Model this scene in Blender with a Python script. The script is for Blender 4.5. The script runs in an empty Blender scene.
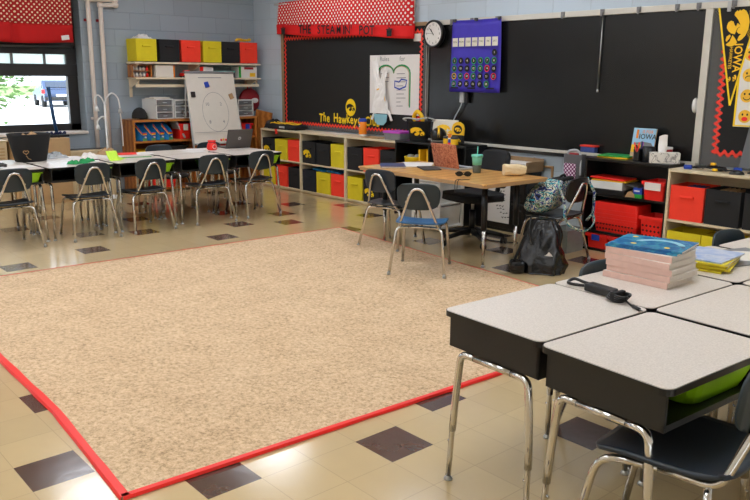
import bpy, bmesh, math, random
from mathutils import Vector, Matrix
from mathutils.noise import noise as pnoise
random.seed(7)
PI = math.pi
sc = bpy.context.scene
COL = sc.collection

# ------------------------------------------------------------------ materials
def lin(c):
    return tuple((v/12.92 if v <= .04045 else ((v+.055)/1.055)**2.4) for v in [x/255 for x in c]) + (1,)
def mat(name, rgb, rough=.5, metal=0., var=.06, scale=14., bump=0., bscale=60., coat=0., trans=0., alpha=None, spec=None):
    m = bpy.data.materials.new(name); m.use_nodes = True
    nt = m.node_tree; N = nt.nodes; L = nt.links
    b = N['Principled BSDF']
    b.inputs['Roughness'].default_value = rough; b.inputs['Metallic'].default_value = metal
    b.inputs['Coat Weight'].default_value = coat
    b.inputs['Transmission Weight'].default_value = trans
    if spec is not None: b.inputs['Specular IOR Level'].default_value = spec
    if alpha is not None: b.inputs['Alpha'].default_value = alpha
    tc = N.new('ShaderNodeTexCoord')
    nz = N.new('ShaderNodeTexNoise'); nz.inputs['Scale'].default_value = scale; nz.inputs['Detail'].default_value = 3
    L.new(tc.outputs['Object'], nz.inputs['Vector'])
    c = lin(rgb)
    mx = N.new('ShaderNodeMix'); mx.data_type = 'RGBA'
    mx.inputs[6].default_value = tuple(max(0, v*(1-var*1.5)) for v in c[:3])+(1,)
    mx.inputs[7].default_value = tuple(min(1, v*(1+var*1.5)) for v in c[:3])+(1,)
    L.new(nz.outputs['Fac'], mx.inputs[0]); L.new(mx.outputs[2], b.inputs['Base Color'])
    if bump:
        n2 = N.new('ShaderNodeTexNoise'); n2.inputs['Scale'].default_value = bscale; n2.inputs['Detail'].default_value = 4
        L.new(tc.outputs['Object'], n2.inputs['Vector'])
        bp = N.new('ShaderNodeBump'); bp.inputs['Strength'].default_value = bump; bp.inputs['Distance'].default_value = .01
        L.new(n2.outputs['Fac'], bp.inputs['Height']); L.new(bp.outputs['Normal'], b.inputs['Normal'])
    return m
def emis(name, rgb, s):
    m = bpy.data.materials.new(name); m.use_nodes = True
    nt = m.node_tree; nt.nodes.clear()
    o = nt.nodes.new('ShaderNodeOutputMaterial'); e = nt.nodes.new('ShaderNodeEmission')
    e.inputs[0].default_value = lin(rgb); e.inputs[1].default_value = s
    nt.links.new(e.outputs[0], o.inputs[0]); return m

def block_wall(name, rgb, axis):
    """painted concrete block, courses of 0.2 m"""
    m = bpy.data.materials.new(name); m.use_nodes = True
    nt = m.node_tree; N = nt.nodes; L = nt.links; b = N['Principled BSDF']
    b.inputs['Roughness'].default_value = .42
    tc = N.new('ShaderNodeTexCoord'); sp = N.new('ShaderNodeSeparateXYZ'); cb = N.new('ShaderNodeCombineXYZ')
    L.new(tc.outputs['Object'], sp.inputs[0]); L.new(sp.outputs[axis], cb.inputs[0]); L.new(sp.outputs[2], cb.inputs[1])
    br = N.new('ShaderNodeTexBrick'); L.new(cb.outputs[0], br.inputs['Vector'])
    br.inputs['Scale'].default_value = 1; br.inputs['Brick Width'].default_value = .406; br.inputs['Row Height'].default_value = .203
    br.inputs['Mortar Size'].default_value = .006; br.inputs['Mortar Smooth'].default_value = .6
    c = lin(rgb)
    br.inputs['Color1'].default_value = tuple(v*.96 for v in c[:3])+(1,)
    br.inputs['Color2'].default_value = tuple(v*1.04 for v in c[:3])+(1,)
    br.inputs['Mortar'].default_value = tuple(v*.86 for v in c[:3])+(1,)
    L.new(br.outputs['Color'], b.inputs['Base Color'])
    nz = N.new('ShaderNodeTexNoise'); nz.inputs['Scale'].default_value = 90; L.new(tc.outputs['Object'], nz.inputs['Vector'])
    mu = N.new('ShaderNodeMath'); mu.operation = 'MULTIPLY_ADD'; mu.inputs[1].default_value = -1.0
    sc_ = N.new('ShaderNodeMath'); sc_.operation = 'MULTIPLY'; sc_.inputs[1].default_value = .25
    L.new(nz.outputs['Fac'], sc_.inputs[0]); L.new(br.outputs['Fac'], mu.inputs[0]); L.new(sc_.outputs[0], mu.inputs[2])
    bp = N.new('ShaderNodeBump'); bp.inputs['Strength'].default_value = .5; bp.inputs['Distance'].default_value = .006
    L.new(mu.outputs[0], bp.inputs['Height']); L.new(bp.outputs['Normal'], b.inputs['Normal'])
    return m
def tile_mat(name, rgb, var, rough=.16):
    m = bpy.data.materials.new(name); m.use_nodes = True
    nt = m.node_tree; N = nt.nodes; L = nt.links; b = N['Principled BSDF']
    b.inputs['Coat Weight'].default_value = .5; b.inputs['Coat Roughness'].default_value = .14
    tc = N.new('ShaderNodeTexCoord')
    ge = N.new('ShaderNodeVectorMath'); ge.operation = 'ADD'; ge.inputs[1].default_value = (-7.55+22.86, 4.25+22.86, 0)
    dv = N.new('ShaderNodeVectorMath'); dv.operation = 'SCALE'; dv.inputs['Scale'].default_value = 1/.2286
    fl = N.new('ShaderNodeVectorMath'); fl.operation = 'FLOOR'; fr = N.new('ShaderNodeVectorMath'); fr.operation = 'FRACTION'
    L.new(tc.outputs['Object'], ge.inputs[0]); L.new(ge.outputs[0], dv.inputs[0])
    L.new(dv.outputs[0], fl.inputs[0]); L.new(dv.outputs[0], fr.inputs[0])
    wn = N.new('ShaderNodeTexWhiteNoise'); wn.noise_dimensions = '2D'; L.new(fl.outputs[0], wn.inputs['Vector'])
    nz = N.new('ShaderNodeTexNoise'); nz.inputs['Scale'].default_value = 9; nz.inputs['Detail'].default_value = 6; nz.inputs['Roughness'].default_value = .65
    L.new(tc.outputs['Object'], nz.inputs['Vector'])
    ad = N.new('ShaderNodeMath'); ad.operation = 'ADD'; L.new(wn.outputs['Value'], ad.inputs[0]); L.new(nz.outputs['Fac'], ad.inputs[1])
    hf = N.new('ShaderNodeMath'); hf.operation = 'MULTIPLY'; hf.inputs[1].default_value = .5; L.new(ad.outputs[0], hf.inputs[0])
    c = lin(rgb)
    mx = N.new('ShaderNodeMix'); mx.data_type = 'RGBA'
    mx.inputs[6].default_value = tuple(v*(1-var) for v in c[:3])+(1,); mx.inputs[7].default_value = tuple(min(1, v*(1+var)) for v in c[:3])+(1,)
    L.new(hf.outputs[0], mx.inputs[0])
    # seam between tiles
    sp = N.new('ShaderNodeSeparateXYZ'); L.new(fr.outputs[0], sp.inputs[0])
    def edge(o):
        a = N.new('ShaderNodeMath'); a.operation = 'SUBTRACT'; a.inputs[1].default_value = .5; L.new(o, a.inputs[0])
        q = N.new('ShaderNodeMath'); q.operation = 'ABSOLUTE'; L.new(a.outputs[0], q.inputs[0]); return q.outputs[0]
    mxx = N.new('ShaderNodeMath'); mxx.operation = 'MAXIMUM'; L.new(edge(sp.outputs[0]), mxx.inputs[0]); L.new(edge(sp.outputs[1]), mxx.inputs[1])
    gt = N.new('ShaderNodeMath'); gt.operation = 'GREATER_THAN'; gt.inputs[1].default_value = .494; L.new(mxx.outputs[0], gt.inputs[0])
    m2 = N.new('ShaderNodeMix'); m2.data_type = 'RGBA'; L.new(gt.outputs[0], m2.inputs[0]); L.new(mx.outputs[2], m2.inputs[6])
    m2.inputs[7].default_value = tuple(v*.78 for v in c[:3])+(1,)
    L.new(m2.outputs[2], b.inputs['Base Color'])
    rg = N.new('ShaderNodeMapRange'); rg.inputs['To Min'].default_value = rough*.75; rg.inputs['To Max'].default_value = rough*1.5
    n3 = N.new('ShaderNodeTexNoise'); n3.inputs['Scale'].default_value = 5; L.new(tc.outputs['Object'], n3.inputs['Vector'])
    L.new(n3.outputs['Fac'], rg.inputs['Value']); L.new(rg.outputs[0], b.inputs['Roughness'])
    n4 = N.new('ShaderNodeTexNoise'); n4.inputs['Scale'].default_value = 14; L.new(tc.outputs['Object'], n4.inputs['Vector'])
    bp = N.new('ShaderNodeBump'); bp.inputs['Strength'].default_value = .12; bp.inputs['Distance'].default_value = .004
    L.new(n4.outputs['Fac'], bp.inputs['Height']); L.new(bp.outputs['Normal'], b.inputs['Normal']); L.new(bp.outputs['Normal'], b.inputs['Coat Normal'])
    return m
def ramp_mat(name, stops, tex='noise', scale=8., detail=4., rough=.6, bump=0., constant=False, vec=(1, 1, 1), coat=0., dist=0.):
    m = bpy.data.materials.new(name); m.use_nodes = True
    nt = m.node_tree; N = nt.nodes; L = nt.links; b = N['Principled BSDF']; b.inputs['Roughness'].default_value = rough
    b.inputs['Coat Weight'].default_value = coat
    tc = N.new('ShaderNodeTexCoord'); mp = N.new('ShaderNodeMapping'); mp.inputs['Scale'].default_value = vec
    L.new(tc.outputs['Object'], mp.inputs['Vector'])
    if tex == 'noise':
        t = N.new('ShaderNodeTexNoise'); t.inputs['Scale'].default_value = scale; t.inputs['Detail'].default_value = detail
        t.inputs['Distortion'].default_value = dist; out = t.outputs['Fac']
    elif tex == 'voronoi':
        t = N.new('ShaderNodeTexVoronoi'); t.inputs['Scale'].default_value = scale; out = t.outputs['Color']
    else:
        t = N.new('ShaderNodeTexWave'); t.inputs['Scale'].default_value = scale; t.inputs['Distortion'].default_value = 3; t.inputs['Detail'].default_value = 3; out = t.outputs['Fac']
    L.new(mp.outputs[0], t.inputs['Vector'])
    r = N.new('ShaderNodeValToRGB'); e = r.color_ramp.elements
    while len(e) < len(stops): e.new(.5)
    for q, (p, c) in zip(e, stops): q.position = p; q.color = lin(c)
    if constant: r.color_ramp.interpolation = 'CONSTANT'
    L.new(out, r.inputs[0]); L.new(r.outputs[0], b.inputs['Base Color'])
    if bump:
        bp = N.new('ShaderNodeBump'); bp.inputs['Strength'].default_value = bump; bp.inputs['Distance'].default_value = .01
        L.new(out, bp.inputs['Height']); L.new(bp.outputs['Normal'], b.inputs['Normal'])
    return m
def dots_mat(name, base, dot, pitch, rad, axes=(0, 2)):
    """regular staggered dots woven into the cloth"""
    m = bpy.data.materials.new(name); m.use_nodes = True
    nt = m.node_tree; N = nt.nodes; L = nt.links; b = N['Principled BSDF']; b.inputs['Roughness'].default_value = .85
    tc = N.new('ShaderNodeTexCoord'); sp = N.new('ShaderNodeSeparateXYZ'); cb = N.new('ShaderNodeCombineXYZ')
    L.new(tc.outputs['Object'], sp.inputs[0]); L.new(sp.outputs[axes[0]], cb.inputs[0]); L.new(sp.outputs[axes[1]], cb.inputs[1])
    mp = N.new('ShaderNodeMapping'); mp.inputs['Rotation'].default_value = (0, 0, PI/4); mp.inputs['Scale'].default_value = (1/pitch,)*3
    L.new(cb.outputs[0], mp.inputs[0])
    v = N.new('ShaderNodeTexVoronoi'); v.voronoi_dimensions = '2D'; v.inputs['Randomness'].default_value = 0; v.inputs['Scale'].default_value = 1
    L.new(mp.outputs[0], v.inputs['Vector'])
    lt = N.new('ShaderNodeMath'); lt.operation = 'LESS_THAN'; lt.inputs[1].default_value = rad/pitch; L.new(v.outputs['Distance'], lt.inputs[0])
    mx = N.new('ShaderNodeMix'); mx.data_type = 'RGBA'; mx.inputs[6].default_value = lin(base); mx.inputs[7].default_value = lin(dot)
    L.new(lt.outputs[0], mx.inputs[0]); L.new(mx.outputs[2], b.inputs['Base Color']); return m

M = {}
M['chrome'] = mat('chrome', (208, 205, 200), .14, 1., var=.03)
M['steel'] = mat('brushed_steel', (176, 176, 174), .3, 1., var=.04)
M['black_metal'] = mat('black_metal', (22, 22, 23), .35, .0, var=.1)
M['navy_plastic'] = mat('navy_plastic', (33, 43, 54), .38, var=.06, bump=.06, bscale=300)
M['slate_plastic'] = mat('slate_plastic', (38, 50, 56), .4, var=.06, bump=.06, bscale=300)
M['blue_plastic'] = mat('blue_plastic', (52, 104, 152), .35, var=.06)
M['grey_plastic'] = mat('grey_plastic', (58, 64, 70), .38, var=.06)
M['black_plastic'] = mat('black_plastic', (17, 17, 18), .42, var=.08, bump=.12, bscale=260)
M['black_smooth'] = mat('black_smooth', (14, 14, 15), .3)
M['dark_grey'] = mat('dark_grey', (66, 65, 64), .5)
M['mid_grey'] = mat('mid_grey', (120, 120, 122), .5)
M['light_grey'] = mat('light_grey', (178, 180, 182), .45)
M['desktop'] = ramp_mat('desktop_laminate', [(.3, (202, 192, 181)), (.7, (222, 213, 203))], scale=180, detail=2, rough=.36)
M['lime'] = mat('lime_plastic', (150, 206, 22), .4)
M['red'] = mat('red_plastic', (244, 40, 32), .38)
M['red_fabric'] = mat('red_fabric', (252, 62, 40), .85, bump=.1, bscale=400)
M['yellow_fabric'] = mat('yellow_fabric', (222, 204, 32), .85, bump=.1, bscale=400)
M['black_fabric'] = mat('black_fabric', (27, 27, 29), .85, bump=.1, bscale=400)
M['navy_fabric'] = mat('navy_fabric', (26, 30, 42), .85, bump=.1, bscale=400)
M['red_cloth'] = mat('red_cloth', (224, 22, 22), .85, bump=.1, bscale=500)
M['shaded_red_cloth'] = mat('red_cloth_shaded', (186, 8, 8), .85, bump=.1, bscale=500)  # same red cloth as the back valance, darkened for the backlit window
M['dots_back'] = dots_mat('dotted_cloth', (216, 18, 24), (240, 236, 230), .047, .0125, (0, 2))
M['dots_shaded'] = dots_mat('dotted_cloth_shaded', (168, 4, 8), (236, 220, 190), .042, .0105, (1, 2))  # the back valance's dotted cloth with window-side shade put into its red
M['yellow'] = mat('yellow_paper', (246, 208, 20), .6)
M['gold'] = mat('gold_ink', (246, 194, 22), .55)
M['black_paper'] = mat('black_paper', (18, 18, 18), .8, bump=.04, bscale=200)
M['black_ink'] = mat('black_ink', (16, 14, 14), .7)
M['red_paper'] = mat('red_paper', (234, 58, 40), .6)
M['white_paper'] = mat('white_paper', (226, 222, 218), .7, var=.02)
M['cream_paper'] = mat('cream_paper', (222, 216, 204), .7, var=.03)
M['white_plastic'] = mat('white_plastic', (226, 226, 224), .35, var=.02)
M['oak'] = ramp_mat('orange_oak', [(.2, (150, 88, 34)), (.8, (184, 118, 54))], 'wave', 3, rough=.4, vec=(1, 1, 6), coat=.1)
M['table_oak'] = ramp_mat('table_oak', [(.2, (196, 142, 74)), (.8, (214, 164, 94))], 'wave', 2.2, rough=.3, vec=(1.2, 14, 1), coat=.15)
M['birch'] = ramp_mat('pale_birch', [(.2, (206, 190, 158)), (.8, (226, 212, 182))], 'noise', 6, rough=.5, vec=(1, 1, 8))
M['shelf_cream'] = mat('cream_shelf_paint', (226, 210, 182), .5)
M['pipe_cream'] = mat('cream_pipe_paint', (228, 218, 210), .4)
M['alu'] = mat('pale_trim', (206, 202, 192), .42, .25, var=.04)
M['brown_trim'] = mat('brown_wood_trim', (150, 122, 88), .5, var=.15)
M['bronze'] = mat('dark_bronze_frame', (44, 42, 42), .4, .2)
M['beige_metal'] = mat('beige_metal', (204, 184, 146), .45)
M['tan'] = mat('tan_panel', (186, 152, 108), .6)
M['chalk'] = ramp_mat('black_chalkboard', [(.3, (15, 15, 15)), (.75, (27, 26, 25))], scale=2.2, detail=6, rough=.27, dist=.6, coat=0)
M['chalk'].node_tree.nodes['Principled BSDF'].inputs['Specular IOR Level'].default_value = .45
M['carpet'] = None
M['blue_nylon'] = mat('blue_nylon', (58, 44, 172), .5, var=.08)
M['teal'] = mat('teal_plastic', (116, 206, 186), .35)
M['smoke'] = mat('smoky_plastic', (84, 92, 84), .25)
M['clear'] = mat('clear_plastic', (196, 202, 206), .25, var=.04, alpha=.55)
M['frost'] = mat('frosted_plastic', (150, 152, 154), .3, var=.15, alpha=.6)
M['orange'] = mat('orange_label', (240, 136, 24), .45)
M['blue_lid'] = mat('blue_lid', (34, 70, 176), .4)
M['purple'] = mat('purple_lid', (192, 78, 196), .4)
M['pink'] = mat('pale_pink_page_edges', (222, 186, 174), .75, var=.08, scale=40)
M['page'] = mat('page_edges', (230, 222, 214), .75, var=.06, scale=40)
M['kraft'] = mat('cream_paper_bag', (226, 206, 166), .75, bump=.5, bscale=40)
M['rose'] = ramp_mat('rose_pattern_cover', [(.30, (96, 40, 30)), (.42, (176, 96, 70)), (.52, (214, 146, 112)), (.60, (150, 74, 54)), (.72, (206, 134, 104))], 'noise', 26, 3, rough=.45, dist=2.2)
M['floral'] = ramp_mat('blue_floral_fabric', [(.0, (20, 24, 44)), (.34, (46, 70, 140)), (.42, (226, 226, 206)), (.475, (24, 28, 52)), (.53, (50, 160, 176)), (.58, (222, 224, 196)), (.64, (28, 34, 60)), (.72, (150, 186, 120))], 'noise', 13, 2, rough=.7, constant=True, dist=1.5, bump=.1)
M['mesh_pink'] = dots_mat('pink_diamond_mesh', (112, 32, 92), (226, 206, 222), .026, .0095, (0, 2))
M['grey_mesh'] = mat('grey_mesh_fabric', (98, 96, 98), .8)
M['shiny_black'] = mat('glossy_black_nylon', (15, 15, 17), .25, bump=1.0, bscale=16)
M['ocean'] = ramp_mat('blue_ocean_cover', [(.0, (14, 60, 110)), (.45, (24, 104, 160)), (.55, (60, 150, 180)), (.68, (20, 80, 136)), (.85, (200, 214, 180))], 'noise', 12, 5, rough=.25, dist=1.2)
M['pale_blue_cover'] = ramp_mat('pale_blue_cover', [(.3, (120, 160, 214)), (.6, (196, 206, 226)), (.8, (110, 130, 190))], 'noise', 14, 4, rough=.3)
M['sky_cover'] = mat('sky_blue_cover', (150, 196, 226), .35)
M['brick_cover'] = mat('tan_cover_print', (196, 160, 130), .4, var=.25, scale=60)
M['brown'] = mat('brown_paper', (176, 140, 98), .7)
M['yellow_cover'] = mat('yellow_cover', (224, 206, 40), .5)
M['green'] = mat('green_plastic', (40, 160, 60), .45)
M['dark_green'] = mat('green_felt', (36, 150, 84), .8)
M['lime_paper'] = mat('lime_note_paper', (190, 232, 60), .6)
M['holder_blue'] = mat('holder_blue', (28, 132, 204), .5)
M['holder_green'] = mat('holder_green', (96, 170, 108), .6, var=.3, scale=60)
M['light_blue'] = mat('light_blue_paper', (136, 190, 204), .6)
M['blue_dark'] = mat('dark_blue_cover', (42, 54, 102), .5)
M['blue_handle'] = mat('blue_handle', (22, 70, 116), .4)
M['skin_emoji'] = mat('yellow_emoji', (240, 186, 50), .5, var=.1)
M['laptop_grey'] = mat('laptop_grey', (92, 88, 86), .4, .3)
M['screen_grey'] = mat('grey_panel', (88, 90, 92), .4)
M['cup_red'] = mat('red_cup', (200, 30, 34), .3)
M['marble'] = ramp_mat('marble_print_card', [(.0, (236, 232, 226)), (.56, (226, 222, 216)), (.62, (120, 118, 118)), (.66, (230, 226, 220))], 'noise', 20, 2, rough=.6, dist=1)
M['tissue'] = mat('white_tissue', (238, 236, 234), .85, bump=.3, bscale=40)
M['denim'] = mat('blue_pack', (56, 76, 140), .6, var=.2)
M['vent_dark'] = mat('dark_vent_hole', (60, 4, 6), .7)
M['maroon'] = mat('maroon_bag', (150, 26, 34), .6)
M['glass'] = None
M['border_print'] = dots_mat('black_white_print', (38, 38, 38), (138, 138, 138), .016, .005, (0, 2))
M['leaf'] = ramp_mat('tree_leaf', [(.3, (60, 96, 40)), (.7, (112, 140, 76))], scale=4, rough=.6)
M['bark'] = mat('tree_bark', (96, 78, 62), .9, var=.2)
M['car_paint'] = mat('grey_blue_car_paint', (66, 80, 108), .25, .4)
M['car_glass'] = mat('car_glass', (50, 60, 76), .1)
M['tyre'] = mat('tyre_rubber', (22, 22, 22), .8)
M['tail'] = mat('red_tail_lamp', (180, 24, 30), .3)
M['asphalt'] = mat('pale_concrete_lot', (206, 204, 200), .9, var=.05, scale=2)
M['grass'] = mat('grass', (110, 140, 70), .9, var=.3)
M['ceiling'] = mat('ceiling_tile_white', (226, 224, 218), .8, var=.03)
M['lamp_glow'] = emis('lamp_glow', (240, 246, 255), 4.9)

def carpet():
    m = bpy.data.materials.new('beige_carpet_pile'); m.use_nodes = True
    nt = m.node_tree; N = nt.nodes; L = nt.links; b = N['Principled BSDF']
    b.inputs['Roughness'].default_value = .95; b.inputs['Specular IOR Level'].default_value = .1
    b.inputs['Sheen Weight'].default_value = .15
    tc = N.new('ShaderNodeTexCoord')
    a = N.new('ShaderNodeTexNoise'); a.inputs['Scale'].default_value = 50; a.inputs['Detail'].default_value = 8; a.inputs['Roughness'].default_value = .85
    c = N.new('ShaderNodeTexNoise'); c.inputs['Scale'].default_value = 4; c.inputs['Detail'].default_value = 5
    for q in (a, c): L.new(tc.outputs['Object'], q.inputs['Vector'])
    ad = N.new('ShaderNodeMath'); ad.operation = 'MULTIPLY_ADD'; ad.inputs[1].default_value = .12
    L.new(c.outputs['Fac'], ad.inputs[0]); L.new(a.outputs['Fac'], ad.inputs[2])
    r = N.new('ShaderNodeValToRGB'); e = r.color_ramp.elements; e.new(.5)
    for q, (p, k) in zip(e, [(.40, (138, 106, 74)), (.525, (210, 177, 137)), (.70, (242, 216, 180))]): q.position = p; q.color = lin(k)
    L.new(ad.outputs[0], r.inputs[0]); L.new(r.outputs[0], b.inputs['Base Color'])
    bp = N.new('ShaderNodeBump'); bp.inputs['Strength'].default_value = .7; bp.inputs['Distance'].default_value = .008
    L.new(a.outputs['Fac'], bp.inputs['Height']); L.new(bp.outputs['Normal'], b.inputs['Normal']); return m
M['carpet'] = carpet()
def glass():
    m = bpy.data.materials.new('window_glass'); m.use_nodes = True
    nt = m.node_tree; nt.nodes.clear(); N = nt.nodes; L = nt.links
    o = N.new('ShaderNodeOutputMaterial'); mx = N.new('ShaderNodeMixShader'); t = N.new('ShaderNodeBsdfTransparent'); g = N.new('ShaderNodeBsdfGlossy')
    t.inputs[0].default_value = (.97, .98, .98, 1); g.inputs['Roughness'].default_value = .02
    f = N.new('ShaderNodeFresnel'); f.inputs[0].default_value = 1.3
    L.new(f.outputs[0], mx.inputs[0]); L.new(t.outputs[0], mx.inputs[1]); L.new(g.outputs[0], mx.inputs[2]); L.new(mx.outputs[0], o.inputs[0]); return m
M['glass'] = glass()

# ------------------------------------------------------------------ mesh builder
class MB:
    def __init__(s): s.v = []; s.f = []; s.m = []; s.mi = 0; s.xf = Matrix.Identity(4); s.smooth = []
    def add(s, vs, fs, smooth=False, mi=None):
        o = len(s.v); s.v += [s.xf @ Vector(p) for p in vs]
        for f in fs: s.f.append([i+o for i in f]); s.m.append(s.mi if mi is None else mi); s.smooth.append(smooth)
        return s
    def bm(s, bm, smooth=False):
        bm.verts.ensure_lookup_table(); bm.verts.index_update()
        s.add([v.co.copy() for v in bm.verts], [[v.index for v in f.verts] for f in bm.faces], smooth); bm.free(); return s
    def box(s, c, d, r=0, seg=2, rot=None, smooth=False):
        b = bmesh.new(); bmesh.ops.create_cube(b, size=1)
        for v in b.verts: v.co = Vector((v.co.x*d[0], v.co.y*d[1], v.co.z*d[2]))
        if r: bmesh.ops.bevel(b, geom=b.edges[:], offset=min(r, min(d)*.49), segments=seg, affect='EDGES', profile=.5)
        mt = Matrix.Translation(Vector(c))
        if rot is not None: mt = mt @ rot
        bmesh.ops.transform(b, matrix=mt, verts=b.verts[:]); return s.bm(b, smooth)
    def bb(s, x0, x1, y0, y1, z0, z1, r=0, seg=2):
        return s.box(((x0+x1)/2, (y0+y1)/2, (z0+z1)/2), (abs(x1-x0), abs(y1-y0), abs(z1-z0)), r, seg)
    def lathe(s, prof, n=24, smooth=True, axis=None, cap=True):
        """profile [(r,z)...] about z"""
        vs = []; fs = []
        for r, z in prof:
            for k in range(n): a = 2*PI*k/n; vs.append((r*math.cos(a), r*math.sin(a), z))
        for i in range(len(prof)-1):
            for k in range(n): k2 = (k+1) % n; fs.append([i*n+k, i*n+k2, (i+1)*n+k2, (i+1)*n+k])
        if cap:
            if prof[0][0] > 1e-6: fs.append(list(range(n))[::-1])
            if prof[-1][0] > 1e-6: fs.append([(len(prof)-1)*n+k for k in range(n)])
        if axis is not None:
            old = s.xf; s.xf = s.xf @ axis; s.add(vs, fs, smooth); s.xf = old; return s
        return s.add(vs, fs, smooth)
    def cyl(s, c, r, h, n=16, axis=None, r2=None):
        mt = Matrix.Translation(Vector(c)) @ (axis if axis is not None else Matrix.Identity(4))
        r2 = r if r2 is None else r2
        vs = []; fs = []
        for z, q in ((-h/2, r), (h/2, r2)):
            for k in range(n): a = 2*PI*k/n; vs.append(mt @ Vector((q*math.cos(a), q*math.sin(a), z)))
        s.add(vs, [[k, (k+1) % n, n+(k+1) % n, n+k] for k in range(n)], True)
        o = len(s.v)-2*n
        s.f += [[o+k for k in range(n)][::-1], [o+n+k for k in range(n)]]; s.m += [s.mi]*2; s.smooth += [False]*2; return s
    def tube(s, pts, r, n=10, closed=False, rads=None, flat=1.):
        P = [Vector(p) for p in pts]; m = len(P)
        T = []
        for i in range(m):
            if closed: t = P[(i+1) % m]-P[i-1]
            else: t = P[min(i+1, m-1)]-P[max(i-1, 0)]
            T.append(t.normalized() if t.length > 1e-9 else Vector((0, 0, 1)))
        up = Vector((0, 0, 1)) if abs(T[0].z) < .9 else Vector((1, 0, 0))
        nrm = (up - T[0]*up.dot(T[0])).normalized()
        vs = []
        for i in range(m):
            nrm = (nrm - T[i]*nrm.dot(T[i])); nrm = nrm.normalized() if nrm.length > 1e-6 else T[i].orthogonal().normalized()
            bn = T[i].cross(nrm); rr = rads[i] if rads else r
            for k in range(n): a = 2*PI*k/n; vs.append(P[i]+nrm*(rr*math.cos(a))+bn*(rr*math.sin(a)*flat))
        fs = []
        for i in range(m if closed else m-1):
            j = (i+1) % m
            for k in range(n): k2 = (k+1) % n; fs.append([i*n+k, i*n+k2, j*n+k2, j*n+k])
        s.add(vs, fs, True)
        if not closed: s.add([], []); o = len(s.v)-m*n; s.f += [[o+k for k in range(n)][::-1], [o+(m-1)*n+k for k in range(n)]]; s.m += [s.mi]*2; s.smooth += [False]*2
        return s
    def prism(s, poly, z0, z1):
        """polygon in local xy extruded z0..z1"""
        n = len(poly)
        vs = [(x, y, z0) for x, y in poly]+[(x, y, z1) for x, y in poly]
        return s.add(vs, [list(range(n))[::-1], [n+k for k in range(n)]]+[[k, (k+1) % n, n+(k+1) % n, n+k] for k in range(n)])
    def grid(s, fn, nu, nv, th=0., smooth=True):
        """surface fn(u,v)->point, optional thickness along -normal"""
        P = [[Vector(fn(i/nu, j/nv)) for j in range(nv+1)] for i in range(nu+1)]
        vs = [p for r in P for p in r]; W = nv+1
        fs = [[i*W+j, (i+1)*W+j, (i+1)*W+j+1, i*W+j+1] for i in range(nu) for j in range(nv)]
        if not th: return s.add(vs, fs, smooth)
        nr = []
        for i in range(nu+1):
            for j in range(nv+1):
                du = P[min(i+1, nu)][j]-P[max(i-1, 0)][j]; dv = P[i][min(j+1, nv)]-P[i][max(j-1, 0)]
                k = du.cross(dv); nr.append(k.normalized() if k.length > 1e-12 else Vector((0, 0, 1)))
        o = len(vs); vs = vs+[p-q*th for p, q in zip(vs, nr)]
        fs = fs+[[o+i for i in f][::-1] for f in fs]
        ring = [i*W for i in range(nu+1)]+[nu*W+j for j in range(1, nv+1)]+[i*W+nv for i in range(nu-1, -1, -1)]+[j for j in range(nv-1, 0, -1)]
        for a, b in zip(ring, ring[1:]+ring[:1]): fs.append([b, a, o+a, o+b])
        return s.add(vs, fs, smooth)
    def open_box(s, w, d, h, t=.006, taper=1., z=0, rr=0.0, n=3):
        """tub open at the top; base w*taper"""
        def ring(a, b, zz):
            r = min(rr, a*.45, b*.45)
            if r <= 0: return [(-a/2, -b/2, zz), (a/2, -b/2, zz), (a/2, b/2, zz), (-a/2, b/2, zz)]
            out = []
            for cx, cy, a0 in ((a/2-r, -b/2+r, -PI/2), (a/2-r, b/2-r, 0), (-a/2+r, b/2-r, PI/2), (-a/2+r, -b/2+r, PI)):
                for k in range(n+1): q = a0+PI/2*k/n; out.append((cx+r*math.cos(q), cy+r*math.sin(q), zz))
            return out
        rs = [ring(w*taper, d*taper, z), ring(w, d, z+h), ring(w-2*t, d-2*t, z+h), ring(w*taper-2*t, d*taper-2*t, z+t)]
        k = len(rs[0]); vs = [p for r in rs for p in r]; fs = [list(range(k))[::-1], [3*k+i for i in range(k)]]
        for i in range(3): fs += [[i*k+j, i*k+(j+1) % k, (i+1)*k+(j+1) % k, (i+1)*k+j] for j in range(k)]
        return s.add(vs, fs)
    def build(s, name, mats, parent=None, loc=None, kind=None, label=None):
        me = bpy.data.meshes.new(name); me.from_pydata([tuple(v) for v in s.v], [], s.f)
        if not isinstance(mats, (list, tuple)): mats = [mats]
        for m in mats: me.materials.append(M[m] if isinstance(m, str) else m)
        for p, mi, sm in zip(me.polygons, s.m, s.smooth): p.material_index = mi; p.use_smooth = sm
        me.validate(); me.update()
        o = bpy.data.objects.new(name, me); COL.objects.link(o)
        if parent is not None: o.parent = parent
        if loc is not None: o.location = loc
        if kind: o['kind'] = kind
        if label: o['label'] = label
        return o
def fillet(pts, r, n=5):
    P = [Vector(p) for p in pts]; out = [P[0]]
    for a, b, c in zip(P, P[1:], P[2:]):
        u = (a-b); v = (c-b); d = min(r, u.length*.49, v.length*.49)
        p = b+u.normalized()*d; q = b+v.normalized()*d
        for k in range(n+1): t = k/n; out.append(p*(1-t)**2+b*2*t*(1-t)+q*t*t)
    return out+[P[-1]]
def spline(pts, n=6, closed=False):
    P = [Vector(p) for p in pts]; m = len(P); out = []
    g = (lambda i: P[i % m]) if closed else (lambda i: P[max(0, min(m-1, i))])
    for i in range(m if closed else m-1):
        a, b, c, d = g(i-1), g(i), g(i+1), g(i+2)
        for k in range(n):
            t = k/n; out.append(.5*((2*b)+(c-a)*t+(2*a-5*b+4*c-d)*t*t+(3*b-a-3*c+d)*t**3))
    return out if closed else out+[P[-1]]
RX = lambda d: Matrix.Rotation(math.radians(d), 4, 'X')
RY = lambda d: Matrix.Rotation(math.radians(d), 4, 'Y')
RZ = lambda d: Matrix.Rotation(math.radians(d), 4, 'Z')
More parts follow.
